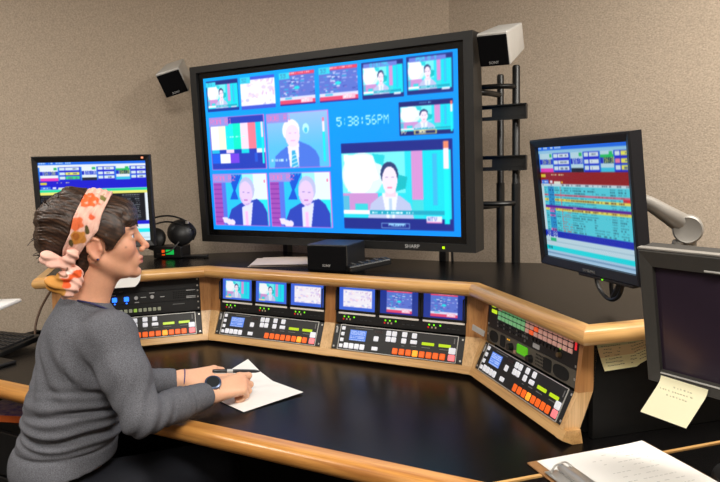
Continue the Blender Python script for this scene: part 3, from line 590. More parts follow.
def monitor_bank(where, kinds, label):
    seg, s = BAYS[where]; h = 3*U1
    t = thing('triple_monitor_unit', label, 'monitor', bay_frame(seg, s, True, 0.003), 'triple monitor rack units')
    bm = B(); plate(bm, BAY, h, 0.12); part('chassis', bm, M_RACK, t)
    for x in (0.006, 0.4766):
        bm = B(); tube(bm, [(x, 0.045, 0), (x, 0.045, 0.013), (x, 0.115, 0.013), (x, 0.115, 0)], 0.0025, 6); part('handle', bm, M_BLK, t)
    for k, kind in enumerate(kinds):
        xc = BAY*(0.174, 0.508, 0.841)[k]; w, hh = 0.142, 0.083; yc = h*0.665
        bm = B()
        for sx in (-1, 1): box(bm, (xc+sx*(w/2+0.004), yc, 0.002), (0.008, hh+0.016, 0.004))
        for sy in (-1, 1): box(bm, (xc, yc+sy*(hh/2+0.004), 0.002), (w+0.016, 0.008, 0.004))
        part('bezel', bm, M_BLK, t)
        c = Canvas(96, 56, (66, 106, 222)) if kind in ('a', 'p') else Canvas(96, 56, (36, 58, 150))
        if kind == 'a': c.sub(0.1, 0.14, 0.9, 0.9, anchor, 0, False); c.rect(0.1, 0.86, 0.3, 0.92, (236, 226, 170))
        elif kind == 'p': c.sub(0.11, 0.14, 0.9, 0.86, mappink)
        else: c.sub(0.18, 0.02, 0.84, 0.96, mapred)
        screen('screen', c, w, hh, t, T(xc, yc, 0.001) @ Rx(-pi/2), 0.95)
        key('label_strip', xc, h*0.275, 0.146, 0.0105, 0.003, M_STRIP, t)
        for j, m in enumerate((M_LED, M_LED, M_LED)): key('led', xc-0.05+(0, 0.017, 0.039)[j], h*0.172, 0.0055, 0.0055, 0.002, m, t)
        for j, m in enumerate((M_LEDR, M_LEDW, M_LEDW)): key('led', xc-0.053+j*0.013, h*0.108, 0.005, 0.006, 0.002, m, t)
        for j in range(3): key('slot', xc+0.018+j*0.017, h*0.11, 0.011, 0.003, 0.001, mat('slot_grey', rgb(48, 48, 50), 0.5), t)
    return t
monitor_bank('mid', 'aap', 'triple screen rack unit left of the oak divider showing the newsreader twice')
monitor_bank('near', 'prr', 'triple screen rack unit right of the oak divider showing two red maps')

# left bay, three 1U boxes
def unit(where, k, n, name, label, cat, m=M_RACK, group=None):
    seg, s = BAYS[where]; h = n*U1
    t = thing(name, label, cat, bay_frame(seg, s, True, 0.003+k*U1), group)
    bm = B(); plate(bm, BAY, h, 0.11); part('chassis', bm, m, t); return t, h
t, h = unit('left', 0, 1, 'source_selector', 'black one row source selector with a line of square lit buttons', 'rack unit')
for j in range(16): key('key', 0.062+j*0.0176, h*0.42, 0.0125, 0.0135, 0.004, mat('lime_cap', rgb(150, 176, 90), 0.4, emit=rgb(150, 200, 60), strength=0.4) if j in (10,) else mat('grey_cap', rgb(160, 164, 144), 0.4, emit=rgb(150, 156, 130), strength=0.15), t)
bm = B(); box(bm, (0.40, h*0.7, 0.0003), (0.045, 0.003, 0.0005)); part('legend', bm, M_DIMLBL, t)['kind'] = 'stuff'; screws(t, h)
t, h = unit('left', 1, 1, 'intercom_unit', 'black intercom panel with two bright blue keys behind the woman', 'rack unit')
for x in (0.165, 0.208): key('key', x, h*0.46, 0.0175, 0.0175, 0.004, M_BLUEK, t); key('led', x, h*0.10, 0.006, 0.005, 0.002, M_BLUEK, t)
for x in (0.055, 0.095, 0.128, 0.243, 0.302):
    k = part('knob', lathe(B(), [(0, 0), (0.0075, 0), (0.0065, 0.008), (0, 0.008)], 14), M_LBL, t, T(x, h*0.5, 0), smooth=True)
bm = B()
for j in range(14):
    for i in range(4): box(bm, (0.382+j*0.0063, h*(0.25+0.17*i), 0.0002), (0.0038, 0.004, 0.0006))
bm2 = bm; o = part('vent_hole', bm2, mat('hole_black', rgb(4, 4, 4), 0.9), t); o['kind'] = 'stuff'
bm = B()
for x, y, w in ((0.448, 0.85, 0.035), (0.448, 0.2, 0.035), (0.448, 0.32, 0.035), (0.13, 0.12, 0.02), (0.245, 0.12, 0.016), (0.27, 0.52, 0.02), (0.302, 0.85, 0.02), (0.11, 0.85, 0.12), (0.34, 0.45, 0.016)): box(bm, (x, h*y, 0.0003), (w, 0.0028, 0.0005))
part('legend', bm, M_LBL, t)['kind'] = 'stuff'; screws(t, h)
t, h = unit('left', 2, 1, 'blank_rack_panel', 'plain black rack panel directly under the oak rail at left', 'rack unit')
bm = B()
for j in range(4): box(bm, (0.105+j*0.028, h*0.12, 0.0003), (0.014, 0.002, 0.0005))
part('legend', bm, M_DIMLBL, t)['kind'] = 'stuff'; screws(t, h)

# right bay: audio unit (1U) under the router panel (2U)
t, h = unit('right', 0, 1, 'audio_monitor_unit', 'grey audio monitor rack unit with two speaker openings and a green display', 'rack unit', M_RACK2)
SPK = mat('speaker_opening', rgb(8, 8, 8), 0.9)
for x, w in ((0.048, 0.054), (0.105, 0.032), (0.352, 0.04), (0.415, 0.072)):
    bm = B(); ex_ = 2.6 if w > 0.05 else 6.0; sg = lambda v: math.copysign(abs(v)**(2/ex_), v)
    prism(bm, [(x+w/2*sg(cos(2*pi*k/28)), h*0.5+h*0.39*sg(sin(2*pi*k/28)), 0.0002) for k in range(28)], (0, 0, 0.0009)); part('speaker_opening', bm, SPK, t)
for x, z in ((0.16, 0.45), (0.27, 0.36)): part('knob', lathe(B(), [(0, 0), (0.011, 0), (0.0095, 0.014), (0, 0.014)], 18), M_BLK, t, T(x, h*z, 0), smooth=True)
key('display', 0.222, h*0.58, 0.056, 0.026, 0.0015, M_GRNSCR, t)
for x in (0.135, 0.145): key('led', x, h*0.8, 0.005, 0.004, 0.002, mat('amber_led', rgb(200, 140, 30), 0.3, emit=rgb(240, 180, 30), strength=0.8), t)
key('knob_cap', 0.185, h*0.25, 0.010, 0.010, 0.006, mat('tan_knob', rgb(170, 130, 110), 0.5), t)
for j in range(6):
    for i in range(4): key('socket', 0.296+j*0.007, h*(0.2+0.2*i), 0.004, 0.005, 0.001, SPK, t)
screws(t, h, 1)
t, h = unit('right', 1, 2, 'router_panel', 'black router control panel with rows of green and red lit keys', 'rack unit')
key('readout', 0.035, h*0.80, 0.026, 0.011, 0.0015, M_LIME, t); key('readout', 0.04, h*0.60, 0.034, 0.011, 0.0015, M_LIME, t)
KG = mat('green_key', rgb(170, 212, 176), 0.4, emit=rgb(90, 200, 120), strength=0.3); KR = mat('pink_key', rgb(226, 192, 182), 0.4, emit=rgb(220, 150, 136), strength=0.25); KO = mat('orange_key', rgb(240, 110, 60), 0.4, emit=rgb(250, 90, 40), strength=0.6)
for j in range(17):
    for i in range(3):
        g_ = j < 7 and not (j == 0 and i == 0)
        key('key', 0.078+j*0.0232, h*(0.79-0.16*i), 0.0185, 0.0115, 0.004, KG if g_ else (KO if (j == 8 and i == 2) or (j == 9 and i == 1) else KR), t)
key('end_strip', 0.4705, h*0.76, 0.006, h*0.42, 0.003, mat('red_glow_strip', rgb(200, 50, 50), 0.4, emit=rgb(230, 40, 50), strength=0.8), t)
for j in range(15):
    for i in range(2):
        key('small_key', 0.07+j*0.0095, h*(0.31-0.13*i), 0.006, 0.006, 0.003, M_BLK if j % 4 else M_DIMLBL, t)
for dx, dy in ((0, 0.011), (0, -0.011), (0.012, 0), (-0.012, 0), (0, 0)): key('cursor_key', 0.232+dx, h*0.25+dy, 0.007, 0.007, 0.003, M_DIMLBL, t)
for j in range(8): key('small_key', 0.27+j*0.0175, h*0.30, 0.0125, 0.009, 0.004, M_BLK, t)
key('paper_tag', 0.292, h*0.13, 0.034, 0.012, 0.0008, M_LBL, t)
part('knob', lathe(B(), [(0, 0), (0.007, 0), (0.006, 0.009), (0, 0.009)], 14), mat('brass_knob', rgb(120, 100, 76), 0.4, metal=0.6), t, T(0.405, h*0.22, 0), smooth=True); key('led', 0.405, h*0.40, 0.004, 0.004, 0.002, M_LED, t); screws(t, h)
# metal strip fixed across the inner corner post
st = part('label_plate', mkbox((0, 0, 0), (0.054, 0.003, 0.019), 0.001), M_SILV, None, T(1.070, -0.052, 0.897) @ Rz(radians(-28)) @ Ry(radians(13)), label=None)
tag(st, 'short silver metal plate across the oak corner post', 'label plate')

# ------------------------------------------------------------------ television and its stand
TVM = T(0.3444, 0.2258, 1.479) @ Rz(-0.0212) @ Rx(0.0320)
def frame_bm(bm, w, h, ow, oh, y0, y1, dz=0.0):
    """Rectangular frame between an inner opening w x h and an outer edge ow x oh, from y0 (front) to y1 (back)."""
    i0 = [(-w/2, -h/2), (w/2, -h/2), (w/2, h/2), (-w/2, h/2)]; o0 = [(-ow/2, -oh/2+dz), (ow/2, -oh/2+dz), (ow/2, oh/2+dz), (-ow/2, oh/2+dz)]
    v = {}
    for k, (ps, y) in {'if': (i0, y0), 'of': (o0, y0), 'ib': (i0, y1), 'ob': (o0, y1)}.items(): v[k] = [bm.verts.new((x, y, z)) for x, z in ps]
    for a in range(4):
        b = (a+1) % 4
        bm.faces.new((v['if'][a], v['if'][b], v['of'][b], v['of'][a])); bm.faces.new((v['of'][a], v['of'][b], v['ob'][b], v['ob'][a]))
        bm.faces.new((v['ob'][a], v['ob'][b], v['ib'][b], v['ib'][a])); bm.faces.new((v['ib'][a], v['ib'][b], v['if'][b], v['if'][a]))
    es = [e for e in bm.edges if e.calc_length() > 0.02]
    return bm
tv = thing('television', 'huge flat screen television showing a blue multiview wall of news feeds', 'television', TVM)
SW, SH = 1.151, 0.6475
screen('screen', paint_tv(), SW, SH, tv, T(0, 0.004, 0), 1.12)
part('inner_rim', frame_bm(B(), SW, SH, SW+0.05, SH+0.05, 0.001, 0.03), M_INNER, tv)
bm = frame_bm(B(), SW+0.05, SH+0.05, SW+0.118, SH+0.106, -0.012, 0.075, -0.001)
part('bezel', bm, M_TVB, tv)
part('back_cover', mkbox((0, 0.085, 0), (SW-0.02, 0.05, SH-0.04), 0.012), M_BLK, tv)
text('logo', 'SHARP', 0.02, M_LBL, tv, T(SW/2-0.185, -0.0125, -SH/2-0.039) @ FRONT)
part('power_led', mkbox((SW/2-0.062, -0.012, -SH/2-0.039), (0.009, 0.002, 0.009)), mat('yellow_green_led', rgb(120, 160, 10), 0.3, emit=rgb(190, 240, 0), strength=1.2), tv)

st = thing('television_stand', 'black steel floor stand with paired posts and slotted rails behind the television', 'television stand', T(0.5, 0.50, 0))
SI = T(-0.5, -0.50, 0)
M_ST = mat('black_powder_coat', rgb(18, 18, 19), 0.4, var=0.1, scale=(200, 200, 200), bump=0.08, bump_scale=500)
for x, y, r, z in ((1.052, 0.47, 0.0145, 1.768), (0.962, 0.58, 0.0135, 1.755)):
    bm = B(); tube(bm, [(x, y, 0.0), (x, y, z-0.006), (x, y, z)], [r, r, r*0.75], 16); part('post', bm, M_ST, st, SI, smooth=True)
for x, y in ((-0.003, 0.486), (0.776, 0.435)): part('post', mkbox((x, y, 0.77), (0.029, 0.04, 1.54), 0.004), M_ST, st, SI)
for z in (1.598, 1.412):
    bm = B(); x0, x1 = -0.12, 1.098; hz = 0.026
    slots = [(0.93, 0.972), (0.985, 1.02)] if False else [(0.90, 0.945), (0.962, 0.992)]
    y = 0.445
    box(bm, ((x0+x1)/2, y, z+hz-0.006), (x1-x0, 0.004, 0.012)); box(bm, ((x0+x1)/2, y, z-hz+0.006), (x1-x0, 0.004, 0.012))
    xs = [x0, -0.08, -0.05, 0.86, 0.905, 0.93, 0.968, x1]
    for k in range(0, len(xs), 2): box(bm, ((xs[k]+xs[k+1])/2, y, z), (xs[k+1]-xs[k], 0.004, 2*hz-0.022))
    box(bm, ((x0+x1)/2, y-0.008, z-hz), (x1-x0, 0.02, 0.004)); box(bm, ((x0+x1)/2, y-0.008, z+hz), (x1-x0, 0.02, 0.004))
    box(bm, (x1, y-0.008, z), (0.004, 0.02, 2*hz))
    part('mounting_rail', bm, M_ST, st, SI)
for z in (1.690, 1.262):
    bm = B(); tube(bm, smooth_path([(0.30, 0.40, z), (0.80, 0.40, z), (0.97, 0.405, z), (1.03, 0.43, z), (1.05, 0.47, z)]), 0.012, 10, flat=0.8); tube(bm, smooth_path([(0.80, 0.405, z-0.012), (0.93, 0.45, z-0.014), (0.96, 0.57, z-0.014)]), 0.011, 10)
    part('cross_tube', bm, M_ST, st, SI, smooth=True)
for x, y in ((1.052, 0.47), (0.962, 0.58)):
    bm = B(); tube(bm, [(x, y, 0.9), (x, y, 1.335)], 0.0165, 16); part('sleeve', bm, M_ST, st, SI, smooth=True)
for z in (1.385,):
    for x in (1.033, 1.071): part('bolt', mkbox((x, 0.455, z), (0.009, 0.012, 0.009), 0.002), M_STEEL, st, SI)
part('foot', mkbox((0.5, 0.50, 0.02), (1.2, 0.05, 0.04), 0.006), M_ST, st, SI)
for x, y in ((-0.003, 0.49), (0.776, 0.43)): part('foot', mkbox((x, y, 0.02), (0.06, 0.3, 0.039), 0.006), M_ST, st, SI)
bm = B(); tube(bm, smooth_path([(0.812, 0.43, 1.20), (0.812, 0.43, 1.06), (0.816, 0.44, 0.9), (0.812, 0.45, 0.3)]), 0.005, 6)
tag(part('cable', bm, M_BLK, None, None, smooth=True), 'thin black cable hanging straight behind the right television post', 'cable')

def satellite(M, label, w=0.108, h=0.112, d=0.17):
    t = thing('satellite_speaker', label, 'speaker', M, 'small speakers on the television sides')
    bm = B(); f = [(-w/2, -h/2), (w/2, -h/2), (w/2, h/2), (-w/2, h/2)]; k = 0.82
    a = [bm.verts.new((x, 0, z)) for x, z in f]; b = [bm.verts.new((x*k, d, z*k)) for x, z in f]
    bm.faces.new(a); bm.faces.new(b[::-1])
    for i in range(4): bm.faces.new((a[i], b[i], b[(i+1) % 4], a[(i+1) % 4]))
    bmesh.ops.recalc_face_normals(bm, faces=bm.faces); bmesh.ops.bevel(bm, geom=list(bm.edges), offset=0.006, segments=3, profile=0.5, affect='EDGES')
    part('cabinet', bm, M_SILV, t, smooth=True)
    part('grille', mkbox((0, -0.002, -0.003), (w-0.006, 0.008, h-0.012), 0.003), mat('speaker_cloth', rgb(12, 12, 14), 0.95, var=0.3, scale=(500, 500, 500), spec=0.1), t)
    text('logo', 'SONY', 0.013, M_LBL, t, T(0.0, -0.0065, -h/2+0.014) @ FRONT)
    return t

satellite(T(-0.378, 0.200, 1.795) @ Rz(radians(24)) @ Ry(radians(-15)) @ Rx(radians(27)), 'small silver and black speaker on the upper left side of the television')
satellite(T(1.045, 0.20, 1.785) @ Rz(radians(-6)) @ Ry(radians(2)) @ Rx(radians(22)), 'small silver and black speaker on the upper right side of the television')
# ------------------------------------------------------------------ monitors
def monitor(name, label, M, w, h, c, side, top, bottom, depth, mb, gain=1.0, cat='monitor'):
    t = thing(name, label, cat, M)
    if c: screen('screen', c, w, h, t, T(0, 0.004, 0), gain)
    else: part('screen', mkbox((0, 0.006, 0), (w, 0.004, h)), M_DIM, t)
    bm = B(); i0 = (w, h)
    z0, z1 = -h/2-bottom, h/2+top; ow = w+2*side
    vI = [(-w/2, -h/2), (w/2, -h/2), (w/2, h/2), (-w/2, h/2)]; vO = [(-ow/2, z0), (ow/2, z0), (ow/2, z1), (-ow/2, z1)]
    r = 0.004
    vC = [(-ow/2+r, z0+r), (ow/2-r, z0+r), (ow/2-r, z1-r), (-ow/2+r, z1-r)]
    rings = [[bm.verts.new((x, y, z)) for x, z in ps] for ps, y in ((vI, 0.004), (vI, -0.006), (vC, -0.012), (vO, -0.008), (vO, depth*0.6))]
    for q, p in zip(rings, rings[1:]):
        for a in range(4): bm.faces.new((q[a], q[(a+1) % 4], p[(a+1) % 4], p[a]))
    bm.faces.new(rings[-1])
    part('bezel', bm, mb, t)
    part('back_cover', mkbox((0, depth*0.78, 0), (ow-0.05, depth*0.5, z1-z0-0.05), 0.01), M_BLK, t)
    return t
k = 1.058
lmM = T(1.6711+(-0.3231-1.6711)*k, -1.9393+(-0.2904+1.9393)*k, 1.4045+(1.3047-1.4045)*k) @ Rz(0.6781) @ Rx(0.0374)
lw, lh = 0.376*k, 0.3008*k
t = monitor('computer_monitor', 'flat monitor with a dark rundown list on the shelf behind the woman', lmM, lw, lh, rundown(True), 0.019, 0.024, 0.024, 0.06, M_BLK, 1.0)
part('power_light', mkbox((lw/2-0.01, -0.012, lh/2+0.012), (0.009, 0.003, 0.007), 0.001), mat('pink_led', rgb(200, 120, 90), 0.3, emit=rgb(250, 150, 110), strength=1.0), t)
bm = B(); box(bm, (0, 0.055, -lh/2-0.04), (0.07, 0.03, 0.13), 0.005); part('neck', bm, M_BLK, t)
zb = lmM.inverted() @ Vector((lmM.translation.x-0.03, lmM.translation.y+0.04, ZTOP))
part('base', lathe(B(), [(0, 0), (0.105, 0), (0.10, 0.012), (0.04, 0.02), (0, 0.02)], 28), M_BLK, t, T(zb.x, zb.y, zb.z-0.0005) @ Rx(-0.0374), smooth=True)

rmM = T(1.4074, -0.2649, 1.2998) @ Rz(-0.8125) @ Rx(0.1152)
t = monitor('computer_monitor', 'flat monitor on a grey arm showing a red banded rundown list', rmM, 0.376, 0.3008, rundown(False), 0.018, 0.022, 0.024, 0.036, mat('blue_black_bezel', rgb(16, 18, 25), 0.4), 0.82)
text('logo', 'SAMSUNG', 0.011, M_DIMLBL, t, T(0.02, -0.0123, -0.1504-0.013) @ FRONT)
part('button_strip', mkbox((0.075, 0.0, -0.1504-0.027), (0.21, 0.02, 0.008), 0.002), M_BLK, t)
part('power_light', mkbox((0.07, -0.011, -0.1504-0.027), (0.004, 0.002, 0.003)), M_LED, t)
bm = B()
tube(bm, smooth_path([(-0.015, 0.03, -0.172), (0.0, 0.025, -0.212), (0.045, 0.02, -0.236), (0.085, 0.02, -0.222), (0.10, 0.03, -0.175)]), 0.005, 8); tube(bm, smooth_path([(0.045, 0.04, -0.17), (0.047, 0.03, -0.20), (0.047, 0.03, -0.236)]), 0.0055, 8)
tube(bm, smooth_path([(0.088, 0.03, -0.172), (0.075, 0.03, -0.2), (0.055, 0.025, -0.232)]), 0.0065, 8)
part('cable_loop', bm, M_BLK, t, smooth=True)
# arm
arm = thing('monitor_support', 'grey metal monitor arm with a round pivot standing behind the tablet monitor', 'monitor arm', T(1.645, -0.085, ZTOP))
AI = T(-1.645, 0.085, -ZTOP)
J = Vector((1.640, -0.085, 1.229)); back = Vector((0.726, 0.688, 0)).normalized()
rm_back = Vector((1.4074, -0.2649, 1.31)) + back*0.062
bm = B(); pts = smooth_path([rm_back, rm_back+back*0.04+Vector((0.02, -0.005, 0.01)), Vector((1.545, -0.165, 1.303)), Vector((1.592, -0.13, 1.270)), J+Vector((-0.012, 0, 0.012))])
n = len(pts); tube(bm, pts, [0.010+0.017*(i/(n-1))**1.2 for i in range(n)], 14); part('upper_link', bm, M_ARM, arm, AI, smooth=True)
cd = (CAM_POS-J); cd.z = 0.0; cd.normalize(); Mj = Matrix.Translation(J) @ Vector((0, 0, 1)).rotation_difference(cd).to_matrix().to_4x4()
part('pivot', lathe(B(), [(0, -0.035), (0.034, -0.035), (0.036, -0.03), (0.036, 0.028), (0.032, 0.033), (0.029, 0.032), (0, 0.032)], 36), M_ARM, arm, AI @ Mj, smooth=True)
part('lever', mkbox((0, 0, 0), (0.018, 0.022, 0.040), 0.006), mat('pale_lever', rgb(214, 210, 202), 0.4), arm, AI @ Matrix.Translation(J+Vector((-0.038, -0.025, 0.028))) @ Ry(radians(20)), smooth=True)
bm = B(); tube(bm, [(J.x, J.y, ZTOP+0.02), (J.x, J.y, J.z-0.01)], 0.022, 18); tube(bm, [(J.x-0.025, J.y-0.015, J.z-0.06), (J.x-0.02, J.y-0.02, J.z-0.03)], [0.016, 0.014], 12); part('column', bm, M_ARM, arm, AI, smooth=True)
part('base', lathe(B(), [(0, 0), (0.06, 0), (0.058, 0.016), (0.03, 0.022), (0, 0.022)], 28), M_ARM, arm, AI @ T(J.x, J.y, ZTOP-0.0005), smooth=True)
part('mounting_plate', mkbox((0, 0, 0), (0.1, 0.008, 0.1), 0.003), M_ARM, arm, AI @ Matrix.Translation(rm_back+back*0.003) @ Rz(-0.8125))

fmM = T(1.729, -0.571, 1.079) @ Rz(-0.519) @ Rx(0.164)
FW, FH = 0.305, 0.2288
t = monitor('tablet_monitor', 'dark grey framed monitor with a switched off screen above the clipboard', fmM, FW, FH, None, 0.0275, 0.037, 0.027, 0.07, M_GREY)
bm = B(); box(bm, (0, -0.0075, -FH/2-0.003), (FW-0.004, 0.004, 0.003), 0.001); part('painted_lit_edge', bm, M_SILV, t)  # silver strip paints in the light caught by the chamfer below the screen
part('badge', mkbox((-0.025, -0.012, FH/2+0.006), (0.032, 0.002, 0.004), 0.001), M_SILV, t)
bm = B(); box(bm, (0, -0.004, FH/2+0.0385), (FW+0.055, 0.014, 0.004), 0.001); part('top_trim', bm, M_ARM, t)
fb = Vector((1.729, -0.571, 0)) + Vector((sin(0.519), cos(0.519), 0))*0.13
ped = thing('monitor_stand', 'black column stand holding up the dark grey framed monitor', 'monitor stand', T(fb.x, fb.y, ZDESK))
bm = B(); tube(bm, [(0, 0, 0.015), (0, 0, 0.36)], 0.02, 16); part('column', bm, M_BLK, ped, smooth=True)
part('base', lathe(B(), [(0, 0), (0.09, 0), (0.085, 0.014), (0, 0.02)], 28), M_BLK, ped, smooth=True)
bm = B(); box(bm, (0, -0.015, 0.345), (0.09, 0.05, 0.09), 0.004); part('bracket', bm, M_BLK, ped, Rz(-0.519))

# ------------------------------------------------------------------ sheets of paper
def sheet(name, fn, nu, nv, m, parent=None, M=None, th=0.0004, label=None):
    """Thin curved sheet: fn(u, v) -> point; given thickness so that it has two sides."""
    bm = B(); g = [[bm.verts.new(fn(i/nu, j/nv)) for i in range(nu+1)] for j in range(nv+1)]
    fs = [bm.faces.new((g[j][i], g[j][i+1], g[j+1][i+1], g[j+1][i])) for j in range(nv) for i in range(nu)]
    bmesh.ops.recalc_face_normals(bm, faces=fs)
    bmesh.ops.solidify(bm, geom=fs, thickness=th)
    return part(name, bm, m, parent, M, smooth=True, label=label)
def scribbles(parent, M, rows, u0, u1, rng, hh, m, fill=0.75):
    """Handwritten lines: small ink strokes lying on the sheet's own plane (x right, y up)."""
    bm = B()
    for y in rows:
        x = u0(y) if callable(u0) else u0
        xe = (u1(y) if callable(u1) else u1)-rng.uniform(0, 0.25)*(0.05)
        while x < xe:
            w = rng.uniform(0.002, 0.006)
            if rng.random() < fill: box(bm, (x+w/2, y+rng.uniform(-1, 1)*hh*0.4, 0), (w, hh*rng.uniform(0.5, 1.3), 0.0002))
            x += w+rng.uniform(0.0008, 0.002)
    return part('handwriting', bm, m, parent, M)
INK = mat('pencil_ink', rgb(120, 112, 90), 0.8); INKF = mat('faint_ink', rgb(216, 212, 184), 0.8)
M_NOTE = mat('pale_yellow_note', rgb(245, 240, 206), 0.8, var=0.02, scale=(15, 15, 15), spec=0.2)
# note taped on the black end panel: lies flat against the panel, then curls off it at the foot
NM = SEG[4] @ T(0.035, PIN-0.001, 0.916)
t = thing('taped_note', 'handwritten yellow note taped to the black end panel under the oak rail', 'note', NM)
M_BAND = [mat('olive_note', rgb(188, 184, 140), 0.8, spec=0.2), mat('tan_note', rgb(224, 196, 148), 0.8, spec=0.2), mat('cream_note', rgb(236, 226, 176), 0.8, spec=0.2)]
def nfn(v0, v1):
    def f(u, v):
        w = v0+(v1-v0)*v
        x = 0.004+0.15*u + 0.018*w*(1-u); z = 0.072*(1-w)+0.004*u - 0.004*w*(1 if u < 0.7 else 0.0) + (0.014*(u-0.7)/0.3 if u > 0.7 else 0)*w
        return (x, -0.002-0.012*w*w, z)
    return f
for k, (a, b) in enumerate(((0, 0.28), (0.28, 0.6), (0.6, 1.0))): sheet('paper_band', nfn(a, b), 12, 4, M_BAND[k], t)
r = random.Random(8); bm = B()
for j in range(9):
    w = 0.06+j*0.1
    for side in (0, 1):
        u = 0.06+side*0.5+r.uniform(0, 0.05)
        while u < 0.42+side*0.5:
            du = r.uniform(0.012, 0.04); p = Vector(nfn(0, 1)(u+du/2, w))
            if r.random() < 0.8: box(bm, (p.x, p.y-0.0005, p.z+r.uniform(-0.0008, 0.0008)), (du*0.14, 0.0004, 0.0017))
            u += du+0.012
part('handwriting', bm, INK, t)['kind'] = 'stuff'
# note stuck to the monitor's lower frame, bending outwards
t = thing('sticky_note', 'blank looking yellow sticky note curling off the tablet monitor frame', 'note', fmM @ T(-0.146, -0.0125, -FH/2-0.006))
def sfn(u, v):
    s = v*0.088; a0 = radians(86); k = min(1.0, s/0.026); ang = a0*(1-k)+radians(52)*k
    # integrate a bend from vertical to leaning out
    y = z = 0; n = 12
    for i in range(n):
        ss = s*(i+0.5)/n; kk = min(1.0, ss/0.024); an = radians(92)*(1-kk)+radians(46)*kk
        y -= cos(an)*s/n; z -= sin(an)*s/n
    return (0.100*u-0.018*v, y-0.0006, z-0.003*u)
sheet('paper', sfn, 8, 14, M_NOTE, t)
r = random.Random(12); bm = B()
for j, (u0, u1) in enumerate(((0.35, 0.75), (0.1, 0.8), (0.3, 0.7))):
    u = u0; v = 0.2+j*0.11
    while u < u1:
        p = Vector(sfn(u, v)); box(bm, (p.x, p.y-0.0006, p.z+0.0004), (r.uniform(0.002, 0.005), 0.0006, r.uniform(0.003, 0.006))); u += r.uniform(0.05, 0.09)
part('handwriting', bm, INKF, t)['kind'] = 'stuff'

# clipboard and its sheets
cA = Vector((1.343, -0.563)); cB = Vector((1.555, -0.345)); ex = (cB-cA).normalized(); ey = Vector((ex.y, -ex.x))
CM = Matrix(((ey.x, ex.x, 0, cA.x), (ey.y, ex.y, 0, cA.y), (0, 0, 1, ZDESK+0.0005), (0, 0, 0, 1)))
t = thing('clipboard', 'brown hardboard clipboard with a steel clip on the side desk', 'clipboard', CM)
part('board', mkbox((0.1145, 0.159, 0.002), (0.229, 0.318, 0.004), 0.0015), mat('hardboard', rgb(150, 108, 66), 0.6, var=0.15, scale=(200, 200, 200)), t)
bm = B(); box(bm, (0.125, 0.018, 0.0095), (0.125, 0.03, 0.002), 0.0008)
tube(bm, [(0.068, 0.040, 0.017), (0.182, 0.040, 0.017)], 0.0085, 14); box(bm, (0.125, 0.055, 0.0165), (0.105, 0.022, 0.0016), 0.0006)
part('clip', bm, M_STEEL, t, smooth=True)
bm = B()
for x in (0.075, 0.175): tube(bm, smooth_path([(x, 0.012, 0.012), (x, 0.022, 0.026), (x, 0.045, 0.030), (x, 0.062, 0.018)]), 0.0022, 8)
part('clip_lever', bm, M_STEEL, t, smooth=True)
for k in range(3):
    def pf(u, v, k=k): return (0.216*u, 0.279*v, 0.0006*sin(pi*u)+0.0045*max(0, v-0.75)**2*8*(k+1)/3)
    o = sheet('paper_sheet', pf, 6, 10, M_PAPER, None, CM @ T(0.006+0.0015*k, 0.022+0.002*k, 0.0053+0.0011*k))
    tag(o, ['lowest sheet of the papers on the clipboard', 'middle sheet of the papers on the clipboard', 'top sheet on the clipboard with faint printed lines'][k], 'paper', 'sheets on the clipboard')
r = random.Random(5); bm = B()
for j in range(9):
    y = 0.10+r.uniform(0, 0.02); x = 0.03+j*0.02
    while y < 0.24:
        d = r.uniform(0.003, 0.012)
        if r.random() < 0.7: box(bm, (x, y+d/2, 0.0012), (0.0022, d, 0.0002))
        y += d+0.004
part('handwriting', bm, mat('faint_grey_ink', rgb(205, 204, 200), 0.8), o)['kind'] = 'stuff'

# papers under the hands
def quad_sheet(name, P, z, bow, label, lift=None):
    P = [Vector(p) for p in P]
    def f(u, v):
        p = P[0]*(1-u)*(1-v)+P[1]*u*(1-v)+P[2]*u*v+P[3]*(1-u)*v
        return (p.x-P[0].x, p.y-P[0].y, bow*sin(pi*u)*sin(pi*v)+(lift(u, v) if lift else 0))
    o = sheet(name, f, 14, 14, M_PAPER, None, T(P[0].x, P[0].y, z)); return tag(o, label, 'paper', 'papers under the woman\'s hands')
quad_sheet('paper_sheet', [(0.285, -0.20), (0.515, -0.35), (0.47, -0.545), (0.285, -0.44)], ZDESK+0.0008, 0.001, 'white sheet with a raised far corner lying under the writing hand', lambda u, v: 0.012*max(0, 1-u*2.2)*max(0, 1-v*2.2))
quad_sheet('paper_sheet', [(0.375, -0.298), (0.637, -0.388), (0.566, -0.582), (0.290, -0.490)], ZDESK+0.0026, 0.002, 'white sheet reaching out to the right from the woman\'s hands', lambda u, v: 0.004*u*(1-v))

